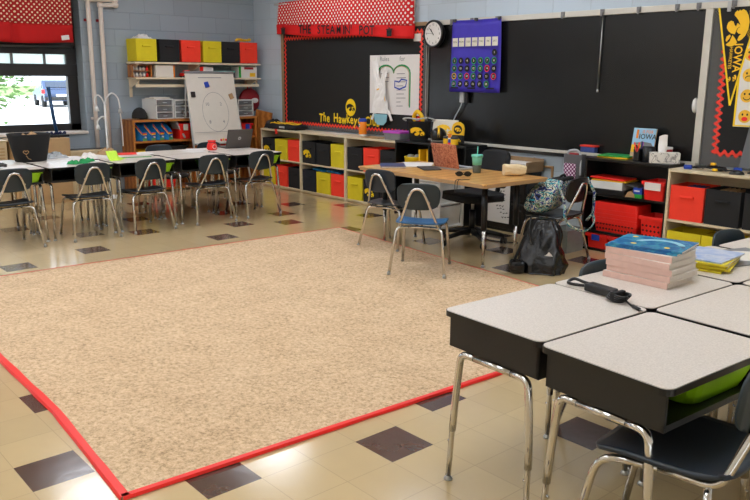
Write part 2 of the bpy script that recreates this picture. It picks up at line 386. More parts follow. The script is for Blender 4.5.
T = lambda *p: Matrix.Translation(Vector(p))
FRONT = RX(90)                                   # local xy drawing -> upright, facing -Y, (x right, y up)
EAST = RZ(90) @ RX(90)                           # upright, facing +X (drawing x -> +Y)
def thing(name, label, cat, loc=(0, 0, 0), rotz=0, group=None):
    o = bpy.data.objects.new(name, None); COL.objects.link(o); o.empty_display_size = .1
    o.location = loc; o.rotation_euler = (0, 0, math.radians(rotz)); o['label'] = label; o['category'] = cat
    if group: o['group'] = group
    return o
def tag(o, label, cat, group=None):
    o['label'] = label; o['category'] = cat
    if group: o['group'] = group
    return o
def struct(name, mb, mats, parent=None): return mb.build(name, mats, parent, kind='structure')
def copy_tree(o, parent=None, label=None, loc=None, rotz=None, group=None):
    c = o.copy(); COL.objects.link(c)
    if parent is not None: c.parent = parent
    for ch in list(o.children): copy_tree(ch, c)
    if label: c['label'] = label
    if loc is not None: c.location = loc
    if rotz is not None: c.rotation_euler = (0, 0, math.radians(rotz))
    if group: c['group'] = group
    return c
_txt = {}
def text_geo(t, size=1., extrude=0., bold=0.):
    k = (t, bold)
    if k not in _txt:
        cu = bpy.data.curves.new('lettering_curve', 'FONT'); cu.body = t; cu.size = 1; cu.align_x = 'CENTER'; cu.align_y = 'CENTER'; cu.offset = bold
        cu.resolution_u = 2
        o = bpy.data.objects.new('lettering_curve', cu); COL.objects.link(o)
        dg = bpy.context.evaluated_depsgraph_get(); me = o.evaluated_get(dg).to_mesh()
        _txt[k] = ([v.co.copy() for v in me.vertices], [list(p.vertices) for p in me.polygons])
        o.to_mesh_clear(); bpy.data.objects.remove(o); bpy.data.curves.remove(cu)
    v, f = _txt[k]
    return [(p.x*size, p.y*size, extrude) for p in v], f
def add_text(mb, t, size, mx, sx=1., bold=0., mi=None):
    v, f = text_geo(t, size, 0., bold); old = mb.xf; mb.xf = mb.xf @ mx
    mb.add([(x*sx, y, z) for x, y, z in v], f, mi=mi); mb.xf = old
HAWK = [[(185,125),(205,105),(212,118),(228,100),(235,112),(258,98),(285,115),(310,160),(325,220),(320,290),(300,345),(270,380),(245,395),(228,385),(240,350),(258,330),(235,325),(215,305),(225,275),(245,262),(240,235),(222,200),(195,165),(180,150)],
        [(120,245),(130,215),(155,200),(178,210),(190,240),(205,258),(215,225),(238,240),(245,258),(220,275),(210,300),(200,330),(165,320),(140,300),(120,270)],
        [(120,385),(125,350),(155,330),(165,345),(150,375),(130,400)], [(125,425),(160,395),(172,360),(180,335),(205,365),(230,405),(215,430),(180,445),(145,440)]]
def emblem(mb, size, mx, mi=None, wide=1.):
    """bird-head emblem as drawn on the school gear"""
    old = mb.xf; mb.xf = mb.xf @ mx
    for poly in HAWK:
        n = len(poly); p = [((x-222)/350*size*wide, (270-y)/350*size, 0) for x, y in poly]
        mb.add(p, [list(range(n))[::-1]], mi=mi)
    mb.xf = old
def disc(mb, rx, ry, mx, n=24, mi=None, ring=0.):
    old = mb.xf; mb.xf = mb.xf @ mx
    o = [(rx*math.cos(2*PI*k/n), ry*math.sin(2*PI*k/n), 0) for k in range(n)]
    if ring:
        i = [((rx-ring)*math.cos(2*PI*k/n), (ry-ring)*math.sin(2*PI*k/n), 0) for k in range(n)]
        mb.add(o+i, [[k, (k+1) % n, n+(k+1) % n, n+k] for k in range(n)], mi=mi)
    else: mb.add(o, [list(range(n))], mi=mi)
    mb.xf = old
def sheet(mb, x0, x1, y0, y1, mx, z=0., mi=None):
    old = mb.xf; mb.xf = mb.xf @ mx
    mb.add([(x0, y0, z), (x1, y0, z), (x1, y1, z), (x0, y1, z)], [[0, 1, 2, 3]], mi=mi); mb.xf = old
def stroke(mb, pts, w, mx, mi=None, closed=False):
    """flat pen line"""
    P = [Vector((p[0], p[1], 0)) for p in pts]; n = len(P); vs = []
    for i in range(n):
        t = (P[(i+1) % n]-P[i-1]) if closed else (P[min(i+1, n-1)]-P[max(i-1, 0)])
        t = t.normalized() if t.length > 0 else Vector((1, 0, 0)); q = Vector((-t.y, t.x, 0))*w/2
        vs += [P[i]+q, P[i]-q]
    old = mb.xf; mb.xf = mb.xf @ mx
    mb.add(vs, [[2*i, 2*i+1, (2*i+3) % (2*n), (2*i+2) % (2*n)] for i in range(n if closed else n-1)], mi=mi); mb.xf = old

# ------------------------------------------------------------------ room shell
RXM, RYM, RZM = 10.9, -9.0, 3.05
def build_room():
    # floor of 9-inch tiles laid on a grid through (7.55,-4.25)
    t = .2286; ox, oy = 7.55, -4.25
    dark = {(0,0),(-1,2),(2,3),(-1,-3),(-3,-5),(-6,-4),(-16,12),(-7,12),(-18,7),(-19,11),(-20,9),(-21,12),(-23,14),(-19,2),(-18,-1),(-21,5),(-11,16),(-12,13),(-9,14),(-6,15),(-21,16),(-18,15),(-22,3),(-24,6),(-25,1),(-27,3),(-25,12),(-23,10),
            (4,-2),(5,6),(8,1),(3,-8),(-10,-9),(-14,-7),(-24,-5),(-28,8),(-30,-2),(9,10),(6,-12),(-20,-10),(-2,-13),(11,-6),(-29,13)}
    mb = MB()
    i0, i1 = -34, 15; j0, j1 = -21, 19
    for i in range(i0, i1):
        for j in range(j0, j1):
            x1 = min(RXM, ox+i*t); x0 = max(0, ox+(i-1)*t); y0 = max(RYM, oy+j*t); y1 = min(0, oy+(j+1)*t)
            if x1 <= x0 or y1 <= y0: continue
            mb.add([(x0, y0, 0), (x1, y0, 0), (x1, y1, 0), (x0, y1, 0)], [[0, 1, 2, 3]], mi=1 if (i, j) in dark else 0)
    struct('floor', mb, [tile_mat('floor_tile_beige', (200, 176, 132), .07, .16), tile_mat('floor_tile_brown', (84, 60, 50), .25)])
    WL = block_wall('blue_block_shaded', (152, 164, 174), 1); WB = block_wall('blue_block_lit', (186, 200, 212), 0); WC = mat('pale_fill_wall', (232, 228, 218), .6)  # same blue paint, toned darker on the backlit left wall, lighter at back
    mb = MB(); w = -.4
    ys = [RYM, -8.4, -5.75, -5.25, -2.455, 0]
    for a, b, full in zip(ys, ys[1:], (1, 0, 1, 0, 1)):
        if full: mb.bb(w, 0, a, b, 0, RZM)
        else: mb.bb(w, 0, a, b, 0, .79); mb.bb(w, 0, a, b, 2.62, RZM)
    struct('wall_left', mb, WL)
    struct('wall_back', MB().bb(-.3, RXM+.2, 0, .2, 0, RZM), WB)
    struct('wall_right', MB().bb(RXM, RXM+.2, RYM, 0, 0, RZM), WC)  # unseen walls made pale to bounce fill light into the room
    struct('wall_front', MB().bb(-.3, RXM+.2, RYM-.2, RYM, 0, RZM), WC)
    struct('ceiling', MB().bb(-.3, RXM+.2, RYM-.2, .2, RZM, RZM+.15), 'ceiling')
    for n, (a, b) in enumerate(((-5.25, -2.455), (-8.4, -5.75)), 1):
        r = bpy.data.objects.new('window_%d' % n, None); COL.objects.link(r); r['kind'] = 'structure'
        mb = MB(); x0, x1 = -.28, -.20
        mb.bb(x0, x1, b-.125, b, .79, 2.62, .006); mb.bb(x0, x1, a, a+.075, .79, 2.62, .006)
        mb.bb(x0, x1, a, b, .79, .885, .006); mb.bb(x0, x1, a, b, 2.52, 2.62, .006)
        mb.bb(x0, x1+.01, a, b, 1.455, 1.60, .006)
        mb.bb(x0, x1+.005, a, b, 1.715, 1.80, .006)
        mb.bb(x0, x1, (a+b)/2-.03, (a+b)/2+.03, .79, 2.62)
        struct('frame', mb, 'bronze', r)
        for k, y in enumerate([b-.375*q for q in range(1, 7)]): struct('glazing_bar', MB().bb(-.255, -.215, y-.012, y+.012, 1.6, 1.715), 'mid_grey', r)
        struct('pane', MB().bb(-.245, -.239, a+.07, b-.12, .88, 1.46), 'glass', r)
        struct('frosted_pane', MB().bb(-.245, -.239, a+.07, b-.12, 1.6, 1.72), mat('frosted_glass_%d' % n, (214, 226, 220), .5, trans=.75), r)
        struct('blind_case', MB().bb(-.25, -.18, a+.06, b-.06, 1.80, 2.54), 'black_smooth', r)
        struct('blind_rod', MB().cyl((-.16, (a+b)/2, 1.80), .012, b-a-.1, 8, RX(90)), 'steel', r)
        struct('sill', MB().bb(-.4, .03, a, b-.0, .765, .80, .008), 'pipe_cream', r)
    for q in range(3):
        for k in range(4):
            x = 1.5+q*2.9+.6; y = -1.3-k*2.15
            f = thing('ceiling_light', 'white troffer ceiling light in row %s over the classroom' % ('one', 'two', 'three')[q], 'ceiling light', (x, y, RZM), 0, 'ceiling lights')
            MB().bb(-.62, .62, -.32, .32, -.05, -.001, .005).build('frame', 'white_plastic', f)
            MB().bb(-.58, .58, -.28, .28, -.062, -.05).build('diffuser', 'lamp_glow', f)
build_room()

# ------------------------------------------------------------------ outdoors beyond the window
def outdoors():
    struct('ground', MB().bb(-120, -.4, -70, 90, -.5, -.4), 'asphalt')
    h = MB().bb(-120, -62, -70, 90, -.4, -.36); struct('verge', h, 'grass')
    c = thing('car', 'dark grey-blue estate car parked far outside the window', 'car', (-38.5, 10.5, -.4), -10)
    # nose points -X; rear faces the window
    prof = [(-2.2, .35), (2.15, .35), (2.25, .75), (2.2, .98), (1.95, 1.02), (1.55, 1.52), (.2, 1.56), (-.75, 1.05), (-1.9, .92), (-2.25, .7)]
    m = MB(); m.xf = T(0, .9, 0) @ RX(90); m.prism(prof, 0, 1.8); m.build('body', 'car_paint', c)
    m = MB()
    m.box((1.78, 0, 1.28), (.03, 1.45, .42), .02, rot=RY(-38)); m.build('rear_window', 'car_glass', c)
    for s in (-1, 1):
        MB().bb(-.5, 1.4, s*.89, s*.92, 1.08, 1.46, .02).build('side_window', 'car_glass', c)
        MB().bb(2.16, 2.27, s*.88-.16, s*.88+.02, .78, 1.0, .02).build('tail_lamp', 'tail', c)
        for x in (-1.4, 1.4):
            w = MB().cyl((x, s*.82, .33), .33, .22, 20, RX(90)); w.build('tyre', 'tyre', c)
    MB().bb(2.24, 2.3, -.28, .28, .62, .74, .01).build('number_plate', 'white_plastic', c)
    MB().bb(2.1, 2.32, -.88, .88, .4, .58, .04).build('bumper', 'black_plastic', c)
    t = thing('tree', 'leafy green tree just outside the window', 'tree', (-5.6, -2.35, -.4))
    MB().tube([(0, -.3, 0), (.02, -.25, 1.2), (0, -.2, 2.4)], .09, 10, rads=[.12, .08, .05]).build('trunk', 'bark', t)
    rnd = random.Random(3); m = MB()
    for k in range(4200):
        a, z, r = rnd.random()*2*PI, rnd.random(), rnd.random()
        p = Vector((math.cos(a)*.95*math.sqrt(r), .1+math.sin(a)*.95*math.sqrt(r), 2.05+(z-.5)*2.3))
        if p.z < 1.25+.9*pnoise(p*2.5)*.6+.25*abs(p.y-.1): continue
        if pnoise(p*3.2) < -.12: continue
        q = RZ(rnd.random()*360) @ RX(rnd.random()*180); l = .05+.03*rnd.random()
        vs = [p+(q @ Vector(u))*l for u in ((-1, 0, 0), (0, -.45, .1), (1, 0, 0), (0, .45, .1))]
        m.add(vs, [[0, 1, 2, 3]])
    m.build('foliage', 'leaf', t)
outdoors()

# ------------------------------------------------------------------ rug
def rug():
    r = thing('rug', 'big beige speckled carpet square with red taped edges on the tile floor', 'rug', (0, 0, 0))
    c = [(3.70, -1.44), (3.57, -5.06), (6.24, -5.10), (7.13, -5.17), (7.235, -3.2), (7.24, -1.80)]
    MB().prism(c[::1], .0005, .013) if 0 else None
    m = MB(); m.prism(list(reversed(c)), .013, .0005); m.build('pile', 'carpet', r)
    def tape(a, b, w=.045):
        A = Vector((*a, 0)); B = Vector((*b, 0)); d = (B-A).normalized(); n = Vector((d.y, -d.x, 0))
        k = int((B-A).length/.12); m = MB()
        P = [A.lerp(B, i/k) for i in range(k+1)]
        vs = []
        for p in P:
            j = .004*pnoise(p*6)
            vs += [p-n*(w*.75+j)+Vector((0, 0, .0155)), p+n*.004+Vector((0, 0, .0155)), p+n*(w*.3+j)+Vector((0, 0, .003))]
        m.add(vs, [[3*i+q, 3*i+q+1, 3*i+q+4, 3*i+q+3] for i in range(k) for q in (0, 1)])
        m.build('edge_tape', 'red', r)
    ring = list(reversed(c))
    for i, (a, b) in enumerate(zip(c, c[1:]+c[:1])): tape(a, b, (.012, .034, .034, .026, .026, .008)[i])
rug()

# ------------------------------------------------------------------ student chairs and desks
def make_chair(name, label, seat_m, back_m):
    t = thing(name, label, 'chair')
    def seat(u, v):
        x = (u-.5)*2; y = (v-.5)*2
        wd = .192*(1-.06*max(0, -y))
        r = max(0, (abs(x)**5+abs(y)**5)**.2)
        k = 1/max(1, r) if r > 1 else 1
        x *= k; y *= k
        return (x*wd, y*.195-.0, .388+.012*x*x-.014*max(0, y-.35)**2*4+.018*max(0, -y-.45)**2*3)
    MB().grid(seat, 18, 18, .012).build('seat', seat_m, t)
    def back(u, v):
        x = (u-.5)*2; z = (v-.5)*2
        r = (abs(x)**3.4+abs(z)**3.4)**(1/3.4); k = 1/r if r > 1 else 1
        x *= k; z *= k
        wd = .163+.006*z
        return (x*wd, -.222+.03*x*x-.012*z, .603+z*.1)
    m = MB(); m.grid(lambda u, v: back(1-u, v), 18, 14, -.012)
    b = m.build('backrest', back_m, t)
    for s in (-1, 1): MB().cyl((s*.085, -.226, .565), .009, .012, 10, RX(90)).build('rivet', 'chrome', b)
    R = .0115
    for s in (-1, 1):
        m = MB(); m.tube(fillet([(s*.192, .232, .006), (s*.168, .165, .358), (s*.15, .0, .364)], .07), R); m.build('leg', 'chrome', t)
        m = MB(); m.tube(fillet([(s*.212, -.225, .006), (s*.172, -.135, .352), (s*.085, -.12, .357)], .075), R); m.build('leg', 'chrome', t)
        for x, y in ((s*.192, .234), (s*.212, -.226)): MB().lathe([(.013, 0), (.0135, .008), (.012, .022), (.008, .024)], 12).build('glide', 'steel', t).location = (x, y, 0)
    m = MB(); m.tube([(-.09, -.12, .357), (.09, -.12, .357)], R); m.build('stretcher', 'chrome', t)
    pts = [(-.15, .0, .364), (-.148, -.16, .364), (-.062, -.243, .61), (-.032, -.25, .664), (.032, -.25, .664), (.062, -.243, .61), (.148, -.16, .364), (.15, .0, .364)]
    p = fillet(pts, .045, 6)
    MB().tube(p, R).build('back_frame', 'chrome', t)
    return t
CH = {}
def chair(label, loc, rotz, kind='slate', group=None):
    if kind not in CH:
        s, b = {'slate': ('navy_plastic', 'slate_plastic'), 'blue': ('blue_plastic', 'slate_plastic'), 'navy': ('grey_plastic', 'navy_plastic'), 'navy_seat': ('navy_plastic', 'slate_plastic'), 'dark': ('black_smooth', 'black_plastic')}[kind]
        CH[kind] = make_chair('student_chair', label, s, b); c = CH[kind]; c.location = loc; c.rotation_euler = (0, 0, math.radians(rotz))
    else: c = copy_tree(CH[kind], None, label, loc, rotz)
    c['label'] = label; c.scale = (1, 1, 1)
    if group: c['group'] = group
    elif 'group' in c: del c['group']
    return c

def make_desk(label):
    t = thing('student_desk', label, 'desk')
    W, D, H = .602, .458, .665
    def rr(w, d, r, n=5):
        o = []
        for cx, cy, a in ((w/2-r, -d/2+r, -PI/2), (w/2-r, d/2-r, 0), (-w/2+r, d/2-r, PI/2), (-w/2+r, -d/2+r, PI)):
            for k in range(n+1): q = a+PI/2*k/n; o.append((cx+r*math.cos(q), cy+r*math.sin(q)))
        return o
    m = MB(); m.prism(rr(W-.006, D-.006, .03), H-.012, H); m.build('desktop', 'desktop', t)
    m = MB(); m.prism(rr(W, D, .032), H-.022, H-.0025); m.build('edge_band', 'black_smooth', t)
    # book box, open towards the pupil (-Y)
    m = MB(); a, b = W/2-.022, D/2-.02; z0, z1 = H-.138, H-.022
    m.bb(-a, a, -b, b, z0, z0+.008, .003); m.bb(-a, -a+.01, -b, b, z0, z1); m.bb(a-.01, a, -b, b, z0, z1); m.bb(-a, a, b-.01, b, z0, z1)
    m.bb(-a, a, -b, -b+.008, z0, z0+.02); m.build('book_box', 'black_plastic', t)
    for sx in (-1, 1):
        x = sx*(W/2-.032)
        for sy in (-1, 1):
            m = MB(); top = (x, sy*.085, z0-.018); bend = (x, sy*.158, z0-.018); foot = (sx*(W/2-.024), sy*.184, .2)
            p = fillet([top, bend, (sx*(W/2-.029), sy*.174, .36), foot], .07, 7); m.tube(p, .0135)
            q = Vector(foot); e = Vector((sx*(W/2-.016), sy*.19, .016))
            m.tube([q+(q-e)*.1, q, e], .0105); m.cyl(q.lerp(e, .25)+Vector((0, -.012, 0)), .005, .008, 8, RX(90))
            l = m.build('leg', 'chrome', t)
            MB().lathe([(.017, 0), (.017, .005), (.011, .013), (.006, .024)], 12).build('glide', 'steel', l).location = e-Vector((0, 0, .016))
        m = MB(); m.tube([(x, -.09, z0-.018), (x, .09, z0-.018)], .0135); m.build('brace', 'chrome', t)
    return t
DESK = []
def desk(label, loc, rotz, group):
    if not DESK: DESK.append(make_desk(label)); d = DESK[0]; d.location = loc; d.rotation_euler = (0, 0, math.radians(rotz))
    else: d = copy_tree(DESK[0], None, label, loc, rotz)
    d['group'] = group; d['label'] = label
    return d
# --- the block of desks nearest the camera
FG = 'desks pushed together in a block'
def blk(u, v, q=math.radians(-3.5)): return (7.742+u*math.cos(q)-v*math.sin(q), -4.19+u*math.sin(q)+v*math.cos(q), 0)
desk('bare laminate student desk with a black power adapter lying on it', blk(.229, .30), -93.5, FG)
desk('nearest bare laminate student desk with a lime tub in its book box', blk(.694, .280), 86, FG)
desk('laminate student desk carrying the tall stack of textbooks', blk(.229, .905), -93.5, FG)
desk('empty laminate student desk behind the nearest one, against the textbook desk', blk(.691, .907), 86.5, FG)
desk('laminate student desk carrying the yellow-edged workbooks and a drawing pad', blk(.229, 1.520), -93.5, FG)
desk('laminate student desk at the block edge beside the drawing pad desk', blk(.692, 1.524), 86.5, FG)
desk('empty laminate student desk farthest back in the near block by the cream shelf', blk(.25, 2.147), -93.5, FG)
G1 = 'chairs around the near desks'
chair('dark navy chair tucked under the nearest desk, seat and chrome legs showing', (8.60, -4.05, 0), 96, 'navy_seat', G1).scale = (1.06, 1.06, 1.10)
chair('navy chair whose back shows beside the power adapter desk', (7.995, -3.26, 0), -93, 'slate', G1)
chair('navy chair whose back peeks out behind the textbook stack', (8.04, -2.64, 0), -93, 'slate', G1)
chair('navy chair whose back shows before the yellow bins of the cream shelf', (8.03, -2.13, 0), -93, 'slate', G1)
# --- the long double row by the windows
G2 = 'desks in the double row by the window wall'
yc = [-4.135, -3.505, -2.87, -2.235, -1.60]
nl = ['near-row desk with a red and a pale blue marker on it', 'near-row desk with crumpled green scraps on top', 'near-row desk with the lime notes and green strip', 'near-row desk between the lime-note desk and the end desk', 'near-row end desk beside the black, yellow and red bins']
fl = ['far-row desk beyond the black bucket, nearest the unit heater', 'far-row desk carrying the black bucket and the crumpled plastic bag', 'far-row desk with the red folder on it', 'far-row desk with loose white paper before the easel', 'far-row end desk carrying the grey laptop and red pouch']
for y, a, b in zip(yc, nl, fl):
    desk(a, (2.31, y, 0), 90, G2); desk(b, (1.84, y-.0, 0), -90, G2)
G3 = 'chairs along the window-side desks'
for x, y, r, l in ((2.50, -4.17, 92, 'slate chair farthest from the room corner, below the black bucket'), (2.475, -3.46, 88, 'slate chair by the green scraps, second along the window row'), (2.455, -2.905, 93, 'slate chair before the lime notes and green strip'),
                   (2.46, -2.20, 84, 'slate chair before the red pouch on the desks'), (2.42, -1.63, 92, 'slate chair at the row end before the grey laptop')):
    chair(l, (x, y, 0), r, 'slate', G3)
chair('slate chair on the far side of the row, before the blue magazine files', (1.53, -2.17, 0), -90, 'slate', G3)
chair('slate chair on the far side of the row, between easel and red pouch', (1.53, -1.52, 0), -88, 'slate', G3)
# --- chairs at the teacher's table
def look(fx, fy): return math.degrees(math.atan2(fy, fx))-90
chair('blue-seated student chair standing on the rug edge at the wooden table', (5.44, -2.01, .013), look(-.585, .81), 'blue')
chair('navy-backed student chair with grey seat at the wooden table end', (4.60, -1.545, 0), look(-.21, .98), 'navy')
chair('black student chair with the floral backpack on its seat', (5.85, -.88, 0), look(-1, -.1), 'dark')
# ------------------------------------------------------------------ lime tubs in the book boxes
def tub(label, x, y, rz, w=.26, d=.34, h=.092, z=.537, group='lime tubs in the book boxes'):
    t = thing('desk_tub', label, 'tub', (x, y, z), rz, group)
    m = MB(); m.open_box(w, d, h, .004, .8, 0, .05); m.build('body', 'lime', t)
    m = MB(); m.tube([(sx*(w/2-.004), sy*(d/2-.004), h) for sx, sy in ((-1, -1), (1, -1), (1, 1), (-1, 1))], .005, 6, closed=True); m.build('rim', 'lime', t)
for y, n in zip(yc, ('under the two markers', 'under the green scraps', 'under the lime notes', 'behind the red pouch chair', 'at the row end')):
    tub('lime green tub in the near-row book box %s' % n, 2.375, y+.145, 90)
tub('big lime green tub in the book box of the nearest desk', 8.485, -3.87, 86, .40, .345, .098)

# ------------------------------------------------------------------ cloth cube bins and cube shelving
BIN = {}
def bin_proto(colour):
    t = thing('fabric_bin', 'cube', 'bin')
    w, d, h = .272, .275, .272
    m = MB(); m.open_box(w, d, h, .006, .985)
    m.build('body', colour, t)
    m = MB(); m.tube(fillet([(-.055, -d/2+.002, .185), (-.05, -d/2-.010, .187), (.05, -d/2-.010, .187), (.055, -d/2+.002, .185)], .01, 3), .010, 8, flat=.3); m.build('handle', colour, t)
    return t
def fbin(colour, label, loc, rz=0, sc_=(1, 1, 1), logo=False, group=None):
    key = colour+('_logo' if logo else '')
    if key not in BIN:
        c = bin_proto({'red': 'red_fabric', 'yellow': 'yellow_fabric', 'black': 'black_fabric', 'navy': 'navy_fabric'}[colour]); BIN[key] = c
        if logo:
            m = MB(); emblem(m, .17, T(-.03, -.1388, .12) @ FRONT @ RZ(90), None, 1.0); m.build('emblem', 'yellow', c, label='yellow bird-head emblem')
        c.location = loc; c.rotation_euler = (0, 0, math.radians(rz))
    else: c = copy_tree(BIN[key], None, label, loc, rz)
    c['label'] = label; c.scale = sc_
    if group: c['group'] = group
    return c
def cube_unit(label, x0, x1, y0, name='cube_shelf', wood='birch', top=.785, mid=.385, front=-.32):
    t = thing(name, label, 'shelf', (x0, 0, 0))
    w = x1-x0; b = .018
    MB().bb(0, w, front-.004, y0, top-b*1.3, top, .003).build('top', wood, t)
    for a in (0, w-b): MB().bb(a, a+b, front, y0, 0, top-b*1.3).build('side_panel', wood, t)
    MB().bb(b, w-b, front+.006, y0, mid-b/2, mid+b/2).build('shelf', wood, t)
    MB().bb(b, w-b, front+.006, y0, .02, .04).build('bottom', wood, t)
    MB().bb(b, w-b, front+.03, front+.04, 0, .02).build('kickboard', wood, t)
    MB().bb(b, w-b, y0-.006, y0, .04, top-b*1.3).build('back_panel', wood, t)
    return t
G4 = 'cloth bins in the pale shelving'
U = [(.600, 1.508, 'pale wood cube shelf nearest the corner, lanyards on top'), (1.511, 2.418, 'pale wood cube shelf with the orange wipes tub on it'), (2.421, 3.340, 'pale wood cube shelf carrying the purple-lidded box')]
rows = [(['black', 'yellow', 'red'], ['yellow', 'red', 'black']), (['black', 'black', 'yellow'], ['navy', 'yellow', 'red']), (['black', 'red', 'black'], ['yellow', 'black', 'black'])]
where = ('corner shelf', 'wipes-tub shelf', 'purple-box shelf')
for (a, b, l), (up, lo), wn in zip(U, rows, where):
    cube_unit(l, a, b, -.02)
    for tier, cols, z in (('upper', up, .394), ('lower', lo, .041)):
        for k, c in enumerate(cols):
            x = a+.018+.145+k*.2905
            lg = (c == 'black' and ((tier == 'upper' and k == 0 and wn != 'purple-box shelf') or (tier == 'lower' and wn == 'purple-box shelf' and k == 1)))
            pl = ('first', 'middle', 'last')[k]
            fbin(c, '%s cloth bin%s, %s in the %s row of the %s' % (c, ' with yellow emblem' if lg else '', pl, tier, wn), (x, -.172+.004*((k*7) % 3), z), random.uniform(-1.5, 1.5), (1, 1, random.uniform(.97, 1.03)), lg, G4)
# cream shelf at the other end
cube_unit('cream cube shelf with the black cable tangle on top', 6.54, 7.46, -.03, 'cube_shelf', 'birch', .785, .375, -.365)
for k, c in enumerate(('red', 'black', 'black')):
    fbin(c, ('red cloth bin in the cream shelf beside the black bookcase', 'black cloth bin beside the red one in the cream shelf', 'black cloth bin at the far end of the cream shelf')[k], (6.702+k*.2905, -.215, .386), (1, -2, 0)[k], (1, 1, 1.0), False, 'cloth bins in the cream shelf')
for k in range(2):
    fbin('yellow', ('slumped yellow cloth bin in the lower row of the cream shelf', 'second yellow cloth bin in the lower row of the cream shelf')[k], (6.702+k*.2905, -.215, .041), (2, -3)[k], (1, 1, .92), False, 'cloth bins in the cream shelf')
# wall shelf bins
SH = 'cloth bins on the wall shelf'
for k, (c, y) in enumerate((('yellow', -1.755), ('black', -1.443), ('red', -1.143), ('yellow', -.832), ('black', -.55), ('red', -.272))):
    fbin(c, '%s cloth bin on the wall shelf, %s' % (c, ('at the end by the window', 'next to the end yellow one', 'between black and yellow bins', 'in mid-row with red behind it', 'next to the corner red one', 'at the corner end'))[k] if False else '%s cloth bin on the wall shelf, %s' % (c, ['at the end near the white pipes', 'next to the end yellow bin', 'third from the pipes', 'fourth from the pipes', 'fifth, beside the corner red bin', 'at the end near the room corner'][k]),
         (.143, y, 1.645), 90, (1, 1, 1), False, SH)

# ------------------------------------------------------------------ window-wall shelf and its load
def wall_shelf():
    t = thing('wall_shelf', 'double cream wall shelf on brackets above the oak bookcase', 'shelf', (0, 0, 0))
    for z in (1.615, 1.425):
        MB().bb(.02, .285, -1.915, -1.03, z, z+.022, .003).build('shelf_board', 'shelf_cream', t)
        MB().bb(.02, .285, -1.028, -.09, z, z+.022, .003).build('shelf_board', 'shelf_cream', t)
    for y in (-1.87, -1.03, -.16):
        MB().bb(0, .018, y-.018, y+.018, 1.2, 1.72, .002).build('standard', 'shelf_cream', t)
        for z in (1.613, 1.423):
            m = MB(); m.xf = T(0, y-.006, 0) @ RX(90); m.prism([(.018, z), (.27, z), (.27, z-.015), (.018, z-.11)], -.012, 0); m.build('bracket', 'shelf_cream', t)
    MB().bb(.2, .225, -1.89, -.085, 1.325, 1.362, .003).build('hanging_rail', 'shelf_cream', t)
    for y in (-1.86, -.12): MB().bb(.2, .22, y-.012, y+.012, 1.36, 1.427).build('rail_hanger', 'shelf_cream', t)
wall_shelf()
def simple(name, label, cat, mats, fn, loc=(0, 0, 0), rz=0, group=None):
    m = MB(); fn(m); o = m.build(name, mats); o.location = loc; o.rotation_euler = (0, 0, math.radians(rz)); return tag(o, label, cat, group)
SZ = 1.4475
def rack():
    t = thing('paint_rack', 'small wooden rack of tiny paint bottles on the lower wall shelf', 'rack', (.15, -1.80, SZ))
    m = MB()
    for a in (-.13, .12): m.bb(-.07, .07, a, a+.012, 0, .155)
    for z in (0, .075, .148): m.bb(-.07, .07, -.13, .132, z, z+.008)
    m.build('frame', 'oak', t)
    for z in (.008, .083):
        for k in range(5):
            b = MB().lathe([(.016, 0), (.016, .032), (.009, .038), (.009, .05)], 10).build('bottle', 'white_plastic' if k < 4 else 'red', t); b.location = (.035, -.1+k*.045, z)
rack()
simple('binder', 'cream binder standing on the lower wall shelf beside the paint rack', 'binder', ['cream_paper', 'orange'], lambda m: (m.bb(-.1, .1, -.13, .11, 0, .155, .004), setattr(m, 'mi', 1), m.bb(-.1, .1, .112, .13, 0, .15, .003)), (.15, -1.50, SZ), 0)
def carton(name, label, cat, loc, d, mats, rz=0, deco=None):
    t = thing(name, label, cat, loc, rz); w, dp, h = d
    MB().bb(-w/2, w/2, -dp/2, dp/2, 0, h, .003).build('box', mats[0], t)
    if deco:
        for nm, mm, (a, b, c, e) in deco:
            m = MB(); m.bb(a*w, b*w, -dp/2-.0015, -dp/2+.001, c*h, e*h); m.build(nm, mm, t)
    return t
carton('game_box', 'white game box with red end on the lower wall shelf', 'box', (.14, -.90, SZ), (.2, .18, .14), ['white_paper'], 90, [('red_end', 'red', (-.5, -.25, 0, 1)), ('picture', 'brown', (.2, .45, .1, .5))])
carton('toy_box', 'white toy box with green end under the corner red bin', 'box', (.14, -.27, SZ), (.29, .2, .15), ['white_paper'], 90, [('green_end', 'green', (-.5, -.38, 0, 1)), ('picture', 'gold', (.1, .4, .1, .45)), ('stripe', 'maroon', (-.2, .3, .75, .95))])
simple('book', 'teal book lying on the lower wall shelf before the toy box', 'book', ['teal'], lambda m: m.bb(-.09, .09, -.13, .13, 0, .02, .003), (.15, -.60, SZ+.07), 0)
simple('craft_box', 'black box under the teal book on the wall shelf', 'box', ['black_plastic'], lambda m: m.bb(-.09, .09, -.12, .12, 0, .07, .004), (.15, -.60, SZ), 0)
simple('toy_car', 'red toy on the lower wall shelf above the easel top', 'toy', ['red', 'black_plastic'], lambda m: (m.bb(-.05, .05, -.07, .07, .015, .06, .012), m.bb(-.04, .04, -.03, .05, .06, .095, .015), setattr(m, 'mi', 1), [m.cyl((sx*.05, sy, .018), .018, .014, 12, RY(90)) for sx in (-1, 1) for sy in (-.045, .045)]), (.16, -1.17, SZ), 0)
def crumple(m, w, d, h, seed, n=12, base=0):
    def f(u, v):
        x, y = (u-.5), (v-.5); e = max(0, 1-(2*max(abs(x), abs(y)))**3)
        p = Vector((x*5+seed, y*5, seed)); return (x*w*(1+.1*pnoise(p)), y*d*(1+.1*pnoise(p*1.3)), base+h*e*(.55+.75*pnoise(p*1.4)+.2)+.002)
    m.grid(f, n, n, .002, False)
simple('paper_bundle', 'white and gold crumpled trimmings on the end yellow shelf bin', 'paper', ['white_paper'], lambda m: crumple(m, .2, .2, .05, 3.1), (.15, -1.755, 1.918), 0)
